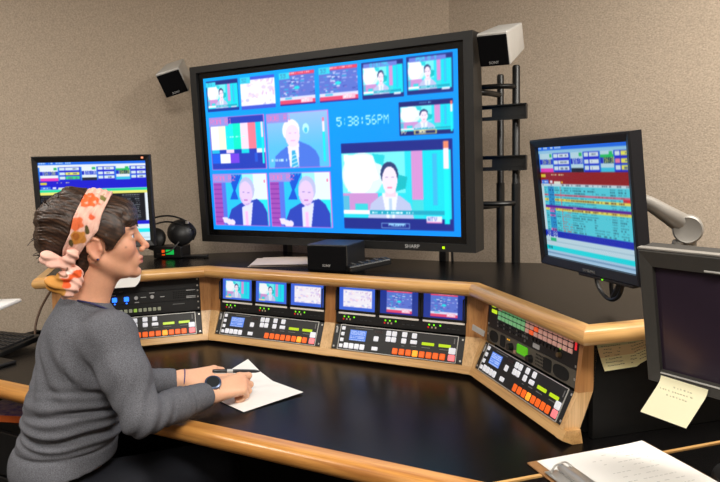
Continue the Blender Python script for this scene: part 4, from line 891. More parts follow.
# things on the console top
def on_top(x, y, a=0.0): return T(x, y, ZTOP-0.0005) @ Rz(a)
t = thing('centre_speaker', 'wide black box speaker under the middle of the television', 'speaker', on_top(0.487, 0.02, 0.10))
w_, h_, d_ = 0.160, 0.097, 0.17
bm = B(); box(bm, (0, d_/2, h_/2), (w_, d_, h_), 0.004); part('cabinet', bm, mat('dark_cabinet', rgb(26, 26, 28), 0.5), t)
part('grille', mkbox((0, -0.002, h_/2), (w_-0.008, 0.008, h_-0.008), 0.003), mat('speaker_cloth', rgb(12, 12, 14), 0.95), t)
text('logo', 'SONY', 0.012, M_LBL, t, T(0.0, -0.0066, 0.022) @ FRONT)
bm = B(); box(bm, (w_/2-0.002, 0.0, h_/2), (0.003, 0.004, h_-0.012)); part('edge_trim', bm, M_GREY, t)
for k, (a, dx) in enumerate(((0.0, 0), (0.07, 0.004), (-0.03, 0.008))):
    o = sheet('paper_sheet', lambda u, v, k=k: (0.279*u, 0.216*v, 0.0008+0.002*sin(pi*u)*(k+1)/3+0.006*(k == 2)*max(0, u-0.6)), 8, 6, mat('buff_paper', rgb(206, 190, 178), 0.75, var=0.03, scale=(20, 20, 20)), None, on_top(0.135+dx, 0.010+dx*0.5, 0.42+a) @ T(0, 0, 0.0004+0.0028*k))
    tag(o, ['bottom sheet of the papers left of the box speaker', 'middle sheet of the papers left of the box speaker', 'top sheet of the papers left of the box speaker'][k], 'paper', 'loose papers on the console top')
t = thing('remote_control', 'black remote control lying against the right side of the box speaker', 'remote', on_top(0.628, 0.078, -0.75))
part('body', mkbox((0, 0, 0.016), (0.05, 0.16, 0.024), 0.006, Rx(radians(7)) @ T(0, 0, 0.008)), M_BLK, t)
for j in range(5):
    for i in range(2): key('button', -0.011+0.022*i, -0.06+0.028*j, 0.012, 0.012, 0.004, M_GREY, t, 0.036+(-0.06+0.028*j)*0.12)
# intercom beltpack with the headset lying over it, left of the television
t = thing('intercom_box', 'small black box with a green lit display beside the left monitor', 'intercom', on_top(-0.365, 0.105, 0.35))
part('case', mkbox((0, 0.04, 0.026), (0.13, 0.10, 0.05), 0.005), M_BLK, t)
key_ = part('display', mkbox((0.012, -0.0105, 0.028), (0.036, 0.003, 0.021)), mat('green_lcd', rgb(20, 70, 30), 0.3, emit=rgb(20, 190, 80), strength=0.9), t)
part('lamp', mkbox((-0.018, -0.0105, 0.026), (0.013, 0.003, 0.024)), mat('orange_lamp', rgb(120, 40, 10), 0.3, emit=rgb(240, 84, 20), strength=0.9), t)
part('strap', mkbox((0.115, 0.02, 0.006), (0.11, 0.03, 0.010), 0.003), M_BLK, t)
hs = thing('headphones', 'black headphones lying on the small intercom box', 'headphones', T(-0.33, 0.150, 1.150) @ Rz(0.45))
Mc = Ry(radians(24)) @ Rx(radians(68))
bm = B(); lathe(bm, [(0, -0.026), (0.048, -0.026), (0.058, -0.016), (0.058, 0.0), (0.045, 0.016), (0.02, 0.024), (0, 0.025)], 28, Mc); part('ear_cup', bm, M_BLK, hs, smooth=True)
bm = B(); lathe(bm, [(0, -0.02), (0.045, -0.02), (0.052, -0.008), (0.05, 0.004), (0.03, 0.02), (0, 0.022)], 24, T(-0.13, 0.03, -0.03) @ Ry(radians(-20)) @ Rx(radians(70))); part('ear_cup', bm, M_BLK, hs, smooth=True)
for dz in (0.0, -0.026):
    bm = B(); tube(bm, smooth_path([(-0.155, 0.02, 0.0), (-0.13, 0.0, 0.055+dz), (-0.06, -0.01, 0.073+dz), (0.0, -0.01, 0.062+dz), (0.05, 0, 0.03+dz*0.6), (0.066, 0.0, -0.002), (0.052, 0.0, -0.035)]), 0.004, 8); part('head_band', bm, M_BLK, hs, smooth=True)
part('slider', mkbox((0.035, -0.012, 0.042), (0.014, 0.01, 0.012), 0.002), M_STEEL, hs)
bm = B(); tube(bm, smooth_path([(0.0, -0.03, -0.04), (-0.03, -0.06, -0.075), (-0.08, -0.05, -0.088), (-0.12, 0.0, -0.09)]), 0.003, 6); part('cord', bm, M_BLK, hs, smooth=True)

# white sheet over the oak rail behind her chin
PM = SEG[1] @ T(LEN_L-0.445, -0.057, 0)
pr = [(0.03, ZTOP+0.004), (-0.002, ZTOP+0.0045), (-0.004, ZTOP-0.004), (-0.006, ZTOP-0.03), (-0.009, ZTOP-0.054)]
def drape(u, v):
    w = 0.19; x = w*u; s = v*(len(pr)-1); i = min(int(s), len(pr)-2); f = s-i
    y = pr[i][0]*(1-f)+pr[i+1][0]*f; z = pr[i][1]*(1-f)+pr[i+1][1]*f
    if u > 0.85 and v > 0.55: x -= (u-0.85)/0.15*0.022*max(0, (v-0.55)/0.45)**2.5
    return (x, y, z)
o = sheet('paper_sheet', drape, 30, 12, M_PAPER, None, PM); tag(o, 'white card hung over the oak rail behind the woman\'s chin', 'paper')

# left end: keyboard, tray, magazine, cord
kb = thing('keyboard', 'black keyboard on the desk at the left edge of the room', 'keyboard', T(-0.835, -0.455, ZDESK) @ Rz(0.12))
part('case', mkbox((0, 0, 0.014), (0.44, 0.20, 0.022), 0.005, Rx(radians(5)) @ T(0, 0, 0.008)), M_BLK, kb)
part('front_trim', mkbox((0, -0.1, 0.012), (0.43, 0.004, 0.008), 0.001), M_ARM, kb)
MK = mat('keycap_black', rgb(34, 34, 36), 0.5)
for j in range(5):
    for i in range(20): key('key', -0.20+0.0208*i, -0.065+0.031*j, 0.0175, 0.026, 0.009, MK, kb, 0.031+(-0.065+0.031*j)*0.087)
ly = thing('document_tray', 'white slim document tray on a black post at the far left', 'tray', T(-0.53, -0.60, ZDESK))
part('post', mkbox((-0.02, 0, 0.17), (0.03, 0.03, 0.34), 0.003), M_BLK, ly); part('base', mkbox((-0.02, 0, 0.006), (0.12, 0.12, 0.012), 0.004), M_BLK, ly)
part('tray', mkbox((-0.02, -0.0, 0.222), (0.20, 0.15, 0.014), 0.006, Rz(0.5), 3), M_PAPER, ly, smooth=True)
cab = thing('drawer_cabinet', 'low black drawer cabinet under the desk at far left', 'cabinet', T(-0.55, -0.45, 0))
part('body', mkbox((0, 0, 0.28), (0.44, 0.36, 0.56), 0.004), M_MATTE, cab)
for z in (0.10, 0.28, 0.45): part('drawer', mkbox((0, -0.188, z), (0.42, 0.015, 0.16), 0.003), M_BLK, cab)
mg = thing('magazine', 'glossy pink and violet magazine on the low drawer cabinet', 'magazine', T(-0.50, -0.50, 0.5605) @ Rz(0.3))
part('pages', mkbox((0, 0, 0.012), (0.21, 0.28, 0.022), 0.002), M_PAPER, mg)
part('cover', mkbox((0, 0, 0.0245), (0.212, 0.282, 0.002)), mat('magazine_cover', rgb(206, 160, 176), 0.25, col2=rgb(120, 96, 170), scale=(40, 40, 40)), mg)
part('spine', mkbox((0, -0.1415, 0.0125), (0.212, 0.002, 0.024)), mat('orange_spine', rgb(226, 110, 50), 0.4), mg)
bm = B(); tube(bm, smooth_path([(-0.83, -0.02, 1.05), (-0.85, -0.05, 0.98), (-0.90, -0.10, 0.88), (-0.92, -0.14, 0.80), (-0.90, -0.18, 0.72), (-0.86, -0.20, 0.60), (-0.84, -0.20, 0.30)]), 0.005, 8)
tag(part('cord', bm, mat('brown_cord', rgb(96, 70, 52), 0.6), None, None, smooth=True), 'brown cord looping down the wall at the left end of the console', 'cord')

# ------------------------------------------------------------------ implicit surfaces (smooth unions turned into one continuous mesh)
class Field:
    def __init__(s, lo, hi, h):
        s.lo = np.array(lo, np.float32); s.h = h; s.n = np.ceil((np.array(hi)-s.lo)/h).astype(int)+1; s.D = np.full(tuple(s.n), 0.06, np.float32)
    def win(s, lo, hi, m=0.035):
        a = np.clip(((np.array(lo)-m-s.lo)/s.h).astype(int), 0, s.n); b = np.clip(((np.array(hi)+m-s.lo)/s.h).astype(int)+2, 0, s.n)
        sl = tuple(slice(a[k], b[k]) for k in range(3))
        g = [s.lo[k]+s.h*np.arange(a[k], b[k], dtype=np.float32) for k in range(3)]
        return sl, np.stack(np.meshgrid(*g, indexing='ij'), -1)
    def put(s, sl, d, k, mode):
        A = s.D[sl]
        if A.size == 0: return
        if mode == 'sub': d = -d; s.D[sl] = np.maximum(A, d) if k <= 0 else -smin(-A, -d, k)
        else: s.D[sl] = smin(A, d, k) if k > 0 else np.minimum(A, d)
    def cone(s, a, ra, b, rb, k=0.01, mode='add'):
        a, b = np.array(a, np.float32), np.array(b, np.float32); R = max(ra, rb)
        sl, P = s.win(np.minimum(a, b)-R, np.maximum(a, b)+R); ab = b-a; L = max(float(ab@ab), 1e-9)
        t = np.clip(((P-a)@ab)/L, 0, 1); d = np.linalg.norm(P-a-t[..., None]*ab, axis=-1)-(ra+(rb-ra)*t); s.put(sl, d.astype(np.float32), k, mode)
    def ball(s, c, r, k=0.01, mode='add'): s.cone(c, r, c, r, k, mode)
    def ell(s, c, r, R=None, k=0.01, mode='add'):
        c = np.array(c, np.float32); r = np.array(r, np.float32); R = np.eye(3, dtype=np.float32) if R is None else np.array(R, np.float32)
        ext = np.sqrt(((R*r)**2).sum(1)); sl, P = s.win(c-ext, c+ext); q = ((P-c)@R)
        k0 = np.linalg.norm(q/r, axis=-1); k1 = np.linalg.norm(q/(r*r), axis=-1); d = k0*(k0-1)/np.maximum(k1, 1e-6); s.put(sl, d.astype(np.float32), k, mode)
    def chain(s, pts, rad, k=0.01):
        for (a, b), (ra, rb) in zip(zip(pts, pts[1:]), zip(rad, rad[1:])): s.cone(a, ra, b, rb, k)
    def coords(s):
        return np.stack(np.meshgrid(*[s.lo[k]+s.h*np.arange(s.n[k], dtype=np.float32) for k in range(3)], indexing='ij'), -1)
def smin(a, b, k):
    h = np.maximum(k-np.abs(a-b), 0)/k; return np.minimum(a, b)-h*h*k*0.25
def nets(F):
    """Naive surface nets -> (vertices, quads)."""
    D, h, lo = F.D, F.h, F.lo; S = D < 0
    n = np.array(D.shape)-1; sl = lambda i, j, k: (slice(i, n[0]+i), slice(j, n[1]+j), slice(k, n[2]+k))
    CO = [(i, j, k) for i in (0, 1) for j in (0, 1) for k in (0, 1)]
    cnt = np.zeros(tuple(n), np.int8)
    for c in CO: cnt += S[sl(*c)]
    act = (cnt > 0) & (cnt < 8); I = np.argwhere(act); idx = np.full(tuple(n), -1, np.int32); idx[act] = np.arange(len(I))
    V = np.stack([D[I[:, 0]+c[0], I[:, 1]+c[1], I[:, 2]+c[2]] for c in CO], 1); pos = np.zeros((len(I), 3)); w = np.zeros(len(I)); C = np.array(CO, float)
    for a in range(8):
        for b in range(a+1, 8):
            if np.abs(C[a]-C[b]).sum() != 1: continue
            m = (V[:, a] < 0) != (V[:, b] < 0); t = V[m, a]/(V[m, a]-V[m, b]); pos[m] += C[a]+t[:, None]*(C[b]-C[a]); w[m] += 1
    P = lo+h*(I+pos/w[:, None]); Q = []
    for ax in range(3):
        s0 = [slice(1, None)]*3; s1 = [slice(1, None)]*3; s0[ax] = slice(0, -1); s1[ax] = slice(1, None)
        A, Bq = S[tuple(s0)], S[tuple(s1)]
        for flip in (0, 1):
            e = np.argwhere((A & ~Bq) if not flip else (~A & Bq))
            if not len(e): continue
            o = np.ones(3, int); o[ax] = 0; e = e+o; u, v = (ax+1) % 3, (ax+2) % 3; du = np.zeros(3, int); dv = np.zeros(3, int); du[u] = 1; dv[v] = 1
            ok = np.all(e < n, axis=1); e = e[ok]
            q = np.stack([idx[tuple((e-du-dv).T)], idx[tuple((e-dv).T)], idx[tuple(e.T)], idx[tuple((e-du).T)]], 1)
            if flip: q = q[:, ::-1]
            Q.append(q[(q >= 0).all(1)])
    return P, np.concatenate(Q)
def relax(P, Q, n=1, f=0.5):
    for _ in range(n):
        s = np.zeros_like(P); c = np.zeros(len(P))
        for a in range(4):
            b = (a+1) % 4; np.add.at(s, Q[:, a], P[Q[:, b]]); np.add.at(c, Q[:, a], 1); np.add.at(s, Q[:, b], P[Q[:, a]]); np.add.at(c, Q[:, b], 1)
        P = P*(1-f)+f*s/np.maximum(c, 1)[:, None]
    return P
def field_obj(name, F, m, parent, colors=None, n_relax=1, origin=None, label=None):
    P, Q = nets(F); P = relax(P, Q, n_relax); o_ = np.array(origin if origin is not None else (0, 0, 0)); me = quads_mesh(name, P-o_, Q)
    me.polygons.foreach_set('use_smooth', [True]*len(me.polygons))
    if colors is not None:
        at = me.attributes.new('tint', 'FLOAT_COLOR', 'POINT'); c = colors(P); at.data.foreach_set('color', np.concatenate([c, np.ones((len(c), 1))], 1).astype(np.float32).ravel())
    o = new_obj(name, me, m, parent)
    if label: o['label'] = label
    return o
_nr = np.random.RandomState(3); _nd = _nr.normal(size=(10, 3)); _nd /= np.linalg.norm(_nd, axis=1)[:, None]; _np = _nr.rand(10)*6.28
def wob(P, f, n=6):
    s = 0
    for i in range(n): s = s+np.sin((P@_nd[i].astype(np.float32))*f*(1+0.35*i)+_np[i]+1.3*np.sin((P@_nd[(i+3) % 10].astype(np.float32))*f*0.7))
    return s/n
def srgb(c): return np.array(lin(tuple(v/255 for v in c)))
def blend(C, c, w): w = np.clip(w, 0, 1)[:, None]; return C*(1-w)+srgb(c)*w

# ------------------------------------------------------------------ the woman
HC = np.array([0.247, -0.751, 1.234]); _y, _t = 0.80, 0.065
hF = np.array([cos(_y)*cos(_t), sin(_y)*cos(_t), sin(_t)]); hL = np.array([-sin(_y), cos(_y), 0]); hU = np.cross(hF, hL); HR = np.stack([hF, hL, hU], 1)
def hp(x, y, z): return HC+HR@np.array([x, y, z])
def hloc(P): return (P-HC)@HR
_b = radians(70); bF = np.array([cos(_b), sin(_b), 0]); bR = np.array([sin(_b), -cos(_b), 0]); UZ = np.array([0, 0, 1.0]); BR = np.stack([bR, bF, UZ], 1)
SH_R, EL_R, WR_R = np.array([0.335, -0.815, 0.995]), np.array([0.458, -0.846, 0.806]), np.array([0.470, -0.604, 0.788])
SH_L, EL_L, WR_L = np.array([0.055, -0.705, 0.982]), np.array([0.115, -0.695, 0.785]), np.array([0.279, -0.518, 0.776])
PELV, CHEST, NECK = np.array([0.160, -0.860, 0.575]), np.array([0.192, -0.782, 0.90]), np.array([0.200, -0.785, 1.055])
SEATP = (0.14, -0.88, 0.45)
def nrm(v): v = np.array(v, float); return v/np.linalg.norm(v)

def hand(F, W, K, n, thumb_tip, curls, s=1.0):
    """Palm from wrist W to the knuckle row centred at K, back of the hand facing n; each finger is its own jointed chain."""
    d = nrm(K-W); n = nrm(n-d*(n@d)); t = np.cross(n, d)*s; L = np.linalg.norm(K-W)
    F.cone(W-d*0.05, 0.026, W, 0.0235, 0.02)
    kn = []
    for o_, f, r in ((0.027, 1.0, 0.0105), (0.009, 1.04, 0.0105), (-0.009, 0.99, 0.010), (-0.0255, 0.90, 0.009)):
        k = W+d*L*f+t*o_; kn.append((k, r)); F.cone(W+t*o_*0.5+d*0.005, 0.0165, k-n*0.003, r+0.0015, 0.014)
    F.cone(W+d*0.02+t*0.014-n*0.006, 0.016, W+d*L*0.62+t*0.02-n*0.006, 0.014, 0.014)
    for (k, r), ln, ang in zip(kn, (0.082, 0.090, 0.084, 0.066), curls):
        p = k; rr = r
        for a, fr in zip(ang[:3], (0.48, 0.29, 0.23)):
            dr = cos(a)*d-sin(a)*n+t*(ang[3] if len(ang) > 3 else 0.0); q = p+nrm(dr)*ln*fr; F.cone(p, rr, q, rr*0.89, 0.004); p, rr = q, rr*0.89
    b = W+d*0.022+t*0.026-n*0.006; tip = np.array(thumb_tip); m = b*0.5+tip*0.5+t*0.008; m0 = b*0.62+m*0.38
    F.cone(b, 0.014, m, 0.0115, 0.010); F.cone(m, 0.0110, tip, 0.0085, 0.004)
    return d, n, t

FB = Field((-0.12, -1.02, 0.60), (0.62, -0.26, 1.37), 0.0026)
# trunk, neck, arms (mostly under the sweater)
FB.ell(CHEST-UZ*0.02, (0.145, 0.095, 0.16), BR, 0.03); FB.ell(PELV+np.array([0.02, 0.02, 0.12]), (0.125, 0.09, 0.13), BR, 0.04)
FB.cone(SH_L, 0.048, SH_R, 0.048, 0.04); FB.cone(NECK-UZ*0.03, 0.062, NECK, 0.055, 0.04)
FB.cone(NECK, 0.051, hp(-0.030, 0, -0.085), 0.047, 0.025); FB.cone(NECK+hF*0.01, 0.042, hp(-0.005, 0, -0.095), 0.040, 0.02)
for a, b, c in ((SH_R, EL_R, WR_R), (SH_L, EL_L, WR_L)): FB.chain([a, b], [0.047, 0.036], 0.03); FB.chain([b, c], [0.037, 0.024], 0.02)
# head
H = lambda c, r, k=0.012, mode='add': FB.ell(hp(*c), r, HR, k, mode)
H((-0.018, 0, 0.032), (0.098, 0.074, 0.082), 0.02); H((0.022, 0, 0.02), (0.066, 0.064, 0.066), 0.02)
H((0.030, 0, -0.045), (0.056, 0.056, 0.062), 0.02)
for s in (-1, 1):
    FB.cone(hp(-0.018, s*0.054, -0.045), 0.016, hp(0.052, s*0.024, -0.094), 0.014, 0.024)      # jaw line
    H((0.052, s*0.038, -0.028), (0.030, 0.023, 0.024), 0.022)                                   # cheek
    FB.cone(hp(0.078, s*0.012, 0.022), 0.009, hp(0.062, s*0.048, 0.022), 0.009, 0.016)          # brow ridge
    FB.ball(hp(0.092, s*0.037, 0.002), 0.0135, 0.010, 'sub')                                     # eye socket
    FB.ball(hp(0.0715, s*0.031, 0.001), 0.0150, 0.005); FB.cone(hp(0.0885, s*0.020, 0.0012), 0.0040, hp(0.0815, s*0.044, 0.0005), 0.0034, 0, 'sub')                                           # lids
FB.ball(hp(0.074, 0, -0.099), 0.0165, 0.022)
FB.cone(hp(0.083, 0, 0.018), 0.0085, hp(0.1075, 0, -0.027), 0.0088, 0.012); FB.ball(hp(0.1115, 0, -0.0325), 0.0082, 0.008)
for s in (-1, 1):
    FB.ball(hp(0.100, s*0.0105, -0.039), 0.0075, 0.006); FB.ball(hp(0.1035, s*0.006, -0.0462), 0.0032, 0.002, 'sub')
H((0.076, 0, -0.066), (0.017, 0.030, 0.024), 0.014)
H((0.0925, 0, -0.0615), (0.0075, 0.019, 0.0058), 0.004); H((0.0905, 0, -0.0735), (0.0080, 0.016, 0.0062), 0.004)
FB.cone(hp(0.101, -0.016, -0.0677), 0.0016, hp(0.101, 0.016, -0.0677), 0.0016, 0.002, 'sub')
H((0.090, 0, -0.085), (0.006, 0.02, 0.004), 0.008, 'sub')
for s in (-1, 1):                                                                                # ears
    e = lambda x, z, y=0.0: hp(-0.012+x, s*(0.0735+y), -0.016+z)
    FB.ell(e(0, 0, 0.001), (0.0185, 0.006, 0.028), HR, 0.006); FB.ell(e(0.002, 0.0, 0.009), (0.0105, 0.006, 0.017), HR, 0.003, 'sub')
    FB.chain([e(0.010, 0.020, 0.004), e(-0.004, 0.029, 0.007), e(-0.017, 0.018, 0.009), e(-0.016, -0.004, 0.008), e(-0.006, -0.022, 0.005)], [0.004, 0.0042, 0.0042, 0.004, 0.005], 0.004)
    FB.ball(e(0.001, -0.027, 0.002), 0.0062, 0.006); FB.ball(e(0.013, -0.004, 0.003), 0.0045, 0.005)
# hands
KR = np.array([0.518, -0.520, 0.800]); nR_ = np.array([0.42, -0.40, 0.80])
hand(FB, WR_R, KR, nR_, np.array([0.470, -0.482, 0.795]), [(radians(30), radians(95), radians(130), 0.10), (radians(52), radians(120), radians(165)), (radians(62), radians(135), radians(180)), (radians(66), radians(140), radians(185))])
KL = np.array([0.348, -0.425, 0.776]); nL_ = np.array([0.40, -0.42, 0.82])
hand(FB, WR_L, KL, nL_, np.array([0.392, -0.408, 0.768]), [(radians(12), radians(30), radians(45), -0.05), (radians(20), radians(45), radians(62)), (radians(26), radians(52), radians(70)), (radians(28), radians(56), radians(76))], -1.0)
def skin_cols(P):
    C = np.tile(srgb((220, 162, 131)), (len(P), 1)); q = hloc(P); x, y, z = q.T; ay = np.abs(y)
    g = lambda c, r: np.exp(-(((x-c[0])/r[0])**2+((ay-c[1])/r[1])**2+((z-c[2])/r[2])**2))
    C = blend(C, (214, 138, 116), 0.55*g((0.066, 0.042, -0.035), (0.03, 0.022, 0.022))); C = blend(C, (210, 132, 112), 0.5*g((0.113, 0, -0.035), (0.016, 0.016, 0.012)))
    C = blend(C, (186, 92, 88), 1.3*g((0.098, 0, -0.0675), (0.012, 0.018, 0.0092))*(x > 0.085)); C = blend(C, (120, 50, 48), 0.9*g((0.098, 0, -0.0677), (0.014, 0.016, 0.0018)))
    C = blend(C, (70, 46, 36), 1.1*g((0.076, 0.033, 0.0215), (0.022, 0.019, 0.0036))); C = blend(C, (58, 38, 32), 1.0*g((0.084, 0.033, 0.0062), (0.010, 0.015, 0.0020)))
    C = blend(C, (206, 130, 108), 0.5*g((-0.012, 0.08, -0.016), (0.03, 0.012, 0.035))); C = blend(C, (96, 58, 46), 1.0*g((0.062, 0.048, -0.024), (0.0026, 0.02, 0.0026))*(y < 0))
    far = np.linalg.norm(q, axis=1) > 0.3; C[far] = srgb((230, 178, 146))
    for n_, kk in ((nrm(KR-WR_R), KR), (nrm(KL-WR_L), KL)): C = blend(C, (216, 150, 124), 0.35*np.exp(-((np.linalg.norm(P-kk, axis=1)-0.01)/0.018)**2))
    return C
M_SKIN = mat('skin', rgb(226, 172, 142), 0.5, attr='tint', var=0.06, scale=(160, 160, 160), bump=0.04, bump_scale=900, spec=0.35)
M_SKIN.node_tree.nodes['Principled BSDF'].inputs['Subsurface Weight'].default_value = 0.12
M_SKIN.node_tree.nodes['Principled BSDF'].inputs['Subsurface Radius'].default_value = (0.012, 0.005, 0.003)
person = field_obj('person', FB, M_SKIN, None, skin_cols, 1, SEATP)
person.location = SEATP
tag(person, 'seated woman in a grey sweater with a floral headscarf writing at the desk', 'person')
del FB
OR = np.array(SEATP)
PI = T(-SEATP[0], -SEATP[1], -SEATP[2])
# eyes
for s in (-1, 1):
    c = hp(0.0722, s*0.031, 0.0012); R3 = Matrix([[*HR[0]], [*HR[1]], [*HR[2]]]).to_4x4(); bm = B()
    prof = [(0.0, 0.0128)]+[(0.0128*sin(a), 0.0128*cos(a)) for a in [radians(q) for q in (10, 20, 26, 40, 60, 90, 130)]]+[(0, -0.0128)]
    lathe(bm, prof[::-1], 20, Matrix.Translation(c) @ R3 @ Ry(pi/2)); me = finish(bm, 'eye', 'all')
    at = me.attributes.new('tint', 'FLOAT_COLOR', 'POINT'); cc = []
    for v in me.vertices:
        q = hloc(np.array(v.co))-np.array([0.0722, s*0.031, 0.0012]); an = math.degrees(math.acos(max(-1, min(1, q[0]/0.0128))))
        cc += list(srgb((14, 14, 18)) if an < 12 else (srgb((74, 96, 128)) if an < 28 else srgb((226, 226, 232))))+[1]
    at.data.foreach_set('color', np.array(cc, np.float32)); o = new_obj('eye', me, mat('eye_surface', rgb(220, 220, 225), 0.12, attr='tint'), person, PI)

# hair
FH_ = Field(HC-0.24, HC+0.24, 0.0028)
h = lambda c, r, k=0.02, mode='add': FH_.ell(hp(*c), r, HR, k, mode)
h((-0.022, 0, 0.036), (0.108, 0.084, 0.094)); h((-0.080, 0, 0.038), (0.074, 0.078, 0.088)); h((-0.122, 0.0, 0.005), (0.040, 0.058, 0.046)); h((-0.100, -0.03, 0.075), (0.045, 0.04, 0.038)); h((-0.050, 0.0, 0.108), (0.050, 0.055, 0.036)); h((-0.058, -0.015, 0.128), (0.020, 0.025, 0.016), 0.012)
h((0.052, 0, 0.068), (0.047, 0.066, 0.038)); h((0.074, -0.008, 0.046), (0.025, 0.056, 0.024), 0.012); h((-0.055, 0, -0.045), (0.040, 0.055, 0.045)); h((-0.05, 0, -0.08), (0.028, 0.042, 0.028))
for s in (-1, 1): h((0.026, s*0.064, 0.020), (0.040, 0.020, 0.044), 0.012); FH_.cone(hp(0.020, s*0.073, 0.01), 0.010, hp(0.014, s*0.0735, -0.020), 0.004, 0.008); FH_.cone(hp(0.05, s*0.06, 0.035), 0.013, hp(0.040, s*0.066, 0.006), 0.005, 0.008)
G = FH_.coords(); q = (G-HC.astype(np.float32))@HR.astype(np.float32); X, Y, Z = q[..., 0], q[..., 1], q[..., 2]
FH_.D = np.maximum(FH_.D, 0.070-np.sqrt((X-0.085)**2+(Y*0.6)**2+((Z+0.045)*0.92)**2))      # keep the face clear
ear = np.sqrt(((X+0.010)/0.026)**2+((np.abs(Y)-0.085)/0.05)**2+((Z+0.016)/0.034)**2)
FH_.D = np.maximum(FH_.D, (1-ear)*0.02)
ZB = X*0.868-Z*0.497+0.050-0.02*np.clip(0.4-np.abs(Z-0.03)/0.1, 0, 0.4)
WB = 0.0295-0.012*np.clip((0.03-Z)/0.07, 0, 1)
E0 = np.sqrt(((X+0.022)/0.110)**2+(Y/0.087)**2+((Z-0.034)/0.098)**2); E0 = (E0-1)*0.092
in_band = np.clip((WB+0.004-np.abs(ZB))/0.006, 0, 1)
FH_.D = FH_.D*(1-in_band)+np.maximum(FH_.D, E0+0.002)*in_band
ang = np.arctan2(Y, Z-0.02+0.0*X); rad = np.sqrt(Y*Y+(Z-0.02)**2)
st_ = np.where(ZB > 0, np.sin(Y*620+26*X+3*np.sin(Z*60+X*40))*0.45+np.sin(Y*1050+X*60)*0.35, np.sin((X*0.35+Z)*640+5*np.sin(Y*40+X*30)+4*np.sin(X*60-Z*45))*0.45+np.sin((X*0.2+Z*0.8)*1050+Y*200+3*np.sin(X*80))*0.35)
FH_.D += (0.0017*st_*(1-in_band)).astype(np.float32)
back = np.clip((-X-0.02)/0.05, 0, 1)*(1-in_band); FH_.D += (0.007*wob(q*np.array([1, 1, 1.2], np.float32), 75)*back).astype(np.float32)
def hair_cols(P):
    q = hloc(P); C = np.tile(srgb((52, 36, 28)), (len(P), 1)); s = np.sin(q[:, 1]*640+q[:, 0]*90+4*np.sin(q[:, 2]*70))*0.5+0.5*np.sin((q[:, 0]*0.6+q[:, 2])*520+3*np.sin(q[:, 1]*60))
    C = blend(C, (98, 68, 48), np.clip(s*0.55, 0, 0.6)); return blend(C, (24, 16, 14), np.clip(-s*0.6, 0, 0.7))
M_HAIR = mat('dark_brown_hair', rgb(52, 36, 28), 0.42, attr='tint', spec=0.5, bump=0.3, bump_scale=(500, 500, 260))
hair = field_obj('hair', FH_, M_HAIR, person, hair_cols, 0); hair.matrix_basis = PI
bm = B(); rr = random.Random(4)
for k in range(34):
    if k < 16: a = hp(rr.uniform(-0.12, -0.05), rr.uniform(-0.06, 0.03), rr.uniform(0.085, 0.115)); v = HR@np.array([rr.uniform(-0.02, 0.012), rr.uniform(-0.02, 0.01), rr.uniform(0.012, 0.03)])
    elif k < 26: a = hp(rr.uniform(-0.15, -0.13), rr.uniform(-0.05, 0.03), rr.uniform(-0.03, 0.04)); v = HR@np.array([rr.uniform(-0.03, -0.01), rr.uniform(-0.02, 0.01), rr.uniform(-0.02, 0.01)])
    else: a = hp(rr.uniform(0.085, 0.095), rr.uniform(-0.05, 0.03), rr.uniform(0.038, 0.05)); v = HR@np.array([rr.uniform(-0.002, 0.006), rr.uniform(-0.01, 0.01), rr.uniform(-0.022, -0.012)])
    tube(bm, smooth_path([a, a+v*0.55+np.array([0, 0, 0.003]), a+v]), [0.0016]*6+[0.0011]*6+[0.0005], 5)
o = part('loose_strands', bm, M_HAIR, hair, None, smooth=True); o['kind'] = 'stuff'
at = o.data.attributes.new('tint', 'FLOAT_COLOR', 'POINT'); at.data.foreach_set('color', np.tile(np.append(srgb((44, 30, 24)), 1), len(o.data.vertices)).astype(np.float32))

# headscarf
def scarf_cols(P):
    q = hloc(P); x, y, z = q.T; C = np.tile(srgb((240, 196, 180)), (len(P), 1))
    C = blend(C, (226, 168, 152), 0.5+0.5*np.sin(x*160+z*120)*0.5-0.25)
    def blob(c, r, col, hard=6, cond=None):
        nonlocal C
        d = np.sqrt(((x-c[0])/r[0])**2+((y-c[1])/r[1])**2+((z-c[2])/r[2])**2)+0.12*np.sin(x*300+y*260)+0.1*np.sin(z*340+y*120); C = blend(C, col, (1-d)*hard)
    blob((-0.012, -0.052, 0.098), (0.032, 0.028, 0.030), (232, 104, 52)); blob((-0.016, -0.05, 0.092), (0.012, 0.022, 0.014), (206, 76, 36)); blob((-0.045, -0.078, 0.052), (0.017, 0.03, 0.024), (226, 110, 64))
    blob((-0.007, -0.074, 0.066), (0.010, 0.022, 0.014), (226, 96, 56)); blob((-0.047, -0.088, 0.018), (0.020, 0.03, 0.020), (206, 138, 62)); blob((-0.050, -0.088, 0.021), (0.010, 0.03, 0.009), (176, 104, 44))
    blob((-0.022, -0.085, 0.035), (0.006, 0.03, 0.014), (84, 78, 44)); blob((-0.066, -0.088, 0.006), (0.006, 0.03, 0.013), (96, 84, 50)); blob((0.022, -0.04, 0.108), (0.010, 0.03, 0.012), (120, 116, 60)); blob((0.02, 0.03, 0.11), (0.02, 0.02, 0.02), (232, 104, 52)); blob((-0.06, 0.05, 0.07), (0.02, 0.03, 0.02), (206, 138, 62))
    return C
FS = Field(HC-0.17, HC+0.17, 0.0025); G = FS.coords(); q = (G-HC.astype(np.float32))@HR.astype(np.float32); X, Y, Z = q[..., 0], q[..., 1], q[..., 2]
ZB = X*0.868-Z*0.497+0.050-0.02*np.clip(0.4-np.abs(Z-0.03)/0.1, 0, 0.4); WB = 0.0295-0.012*np.clip((0.03-Z)/0.07, 0, 1)
E0 = np.sqrt(((X+0.022)/0.110)**2+(Y/0.087)**2+((Z-0.034)/0.098)**2); E0 = (E0-1)*0.092
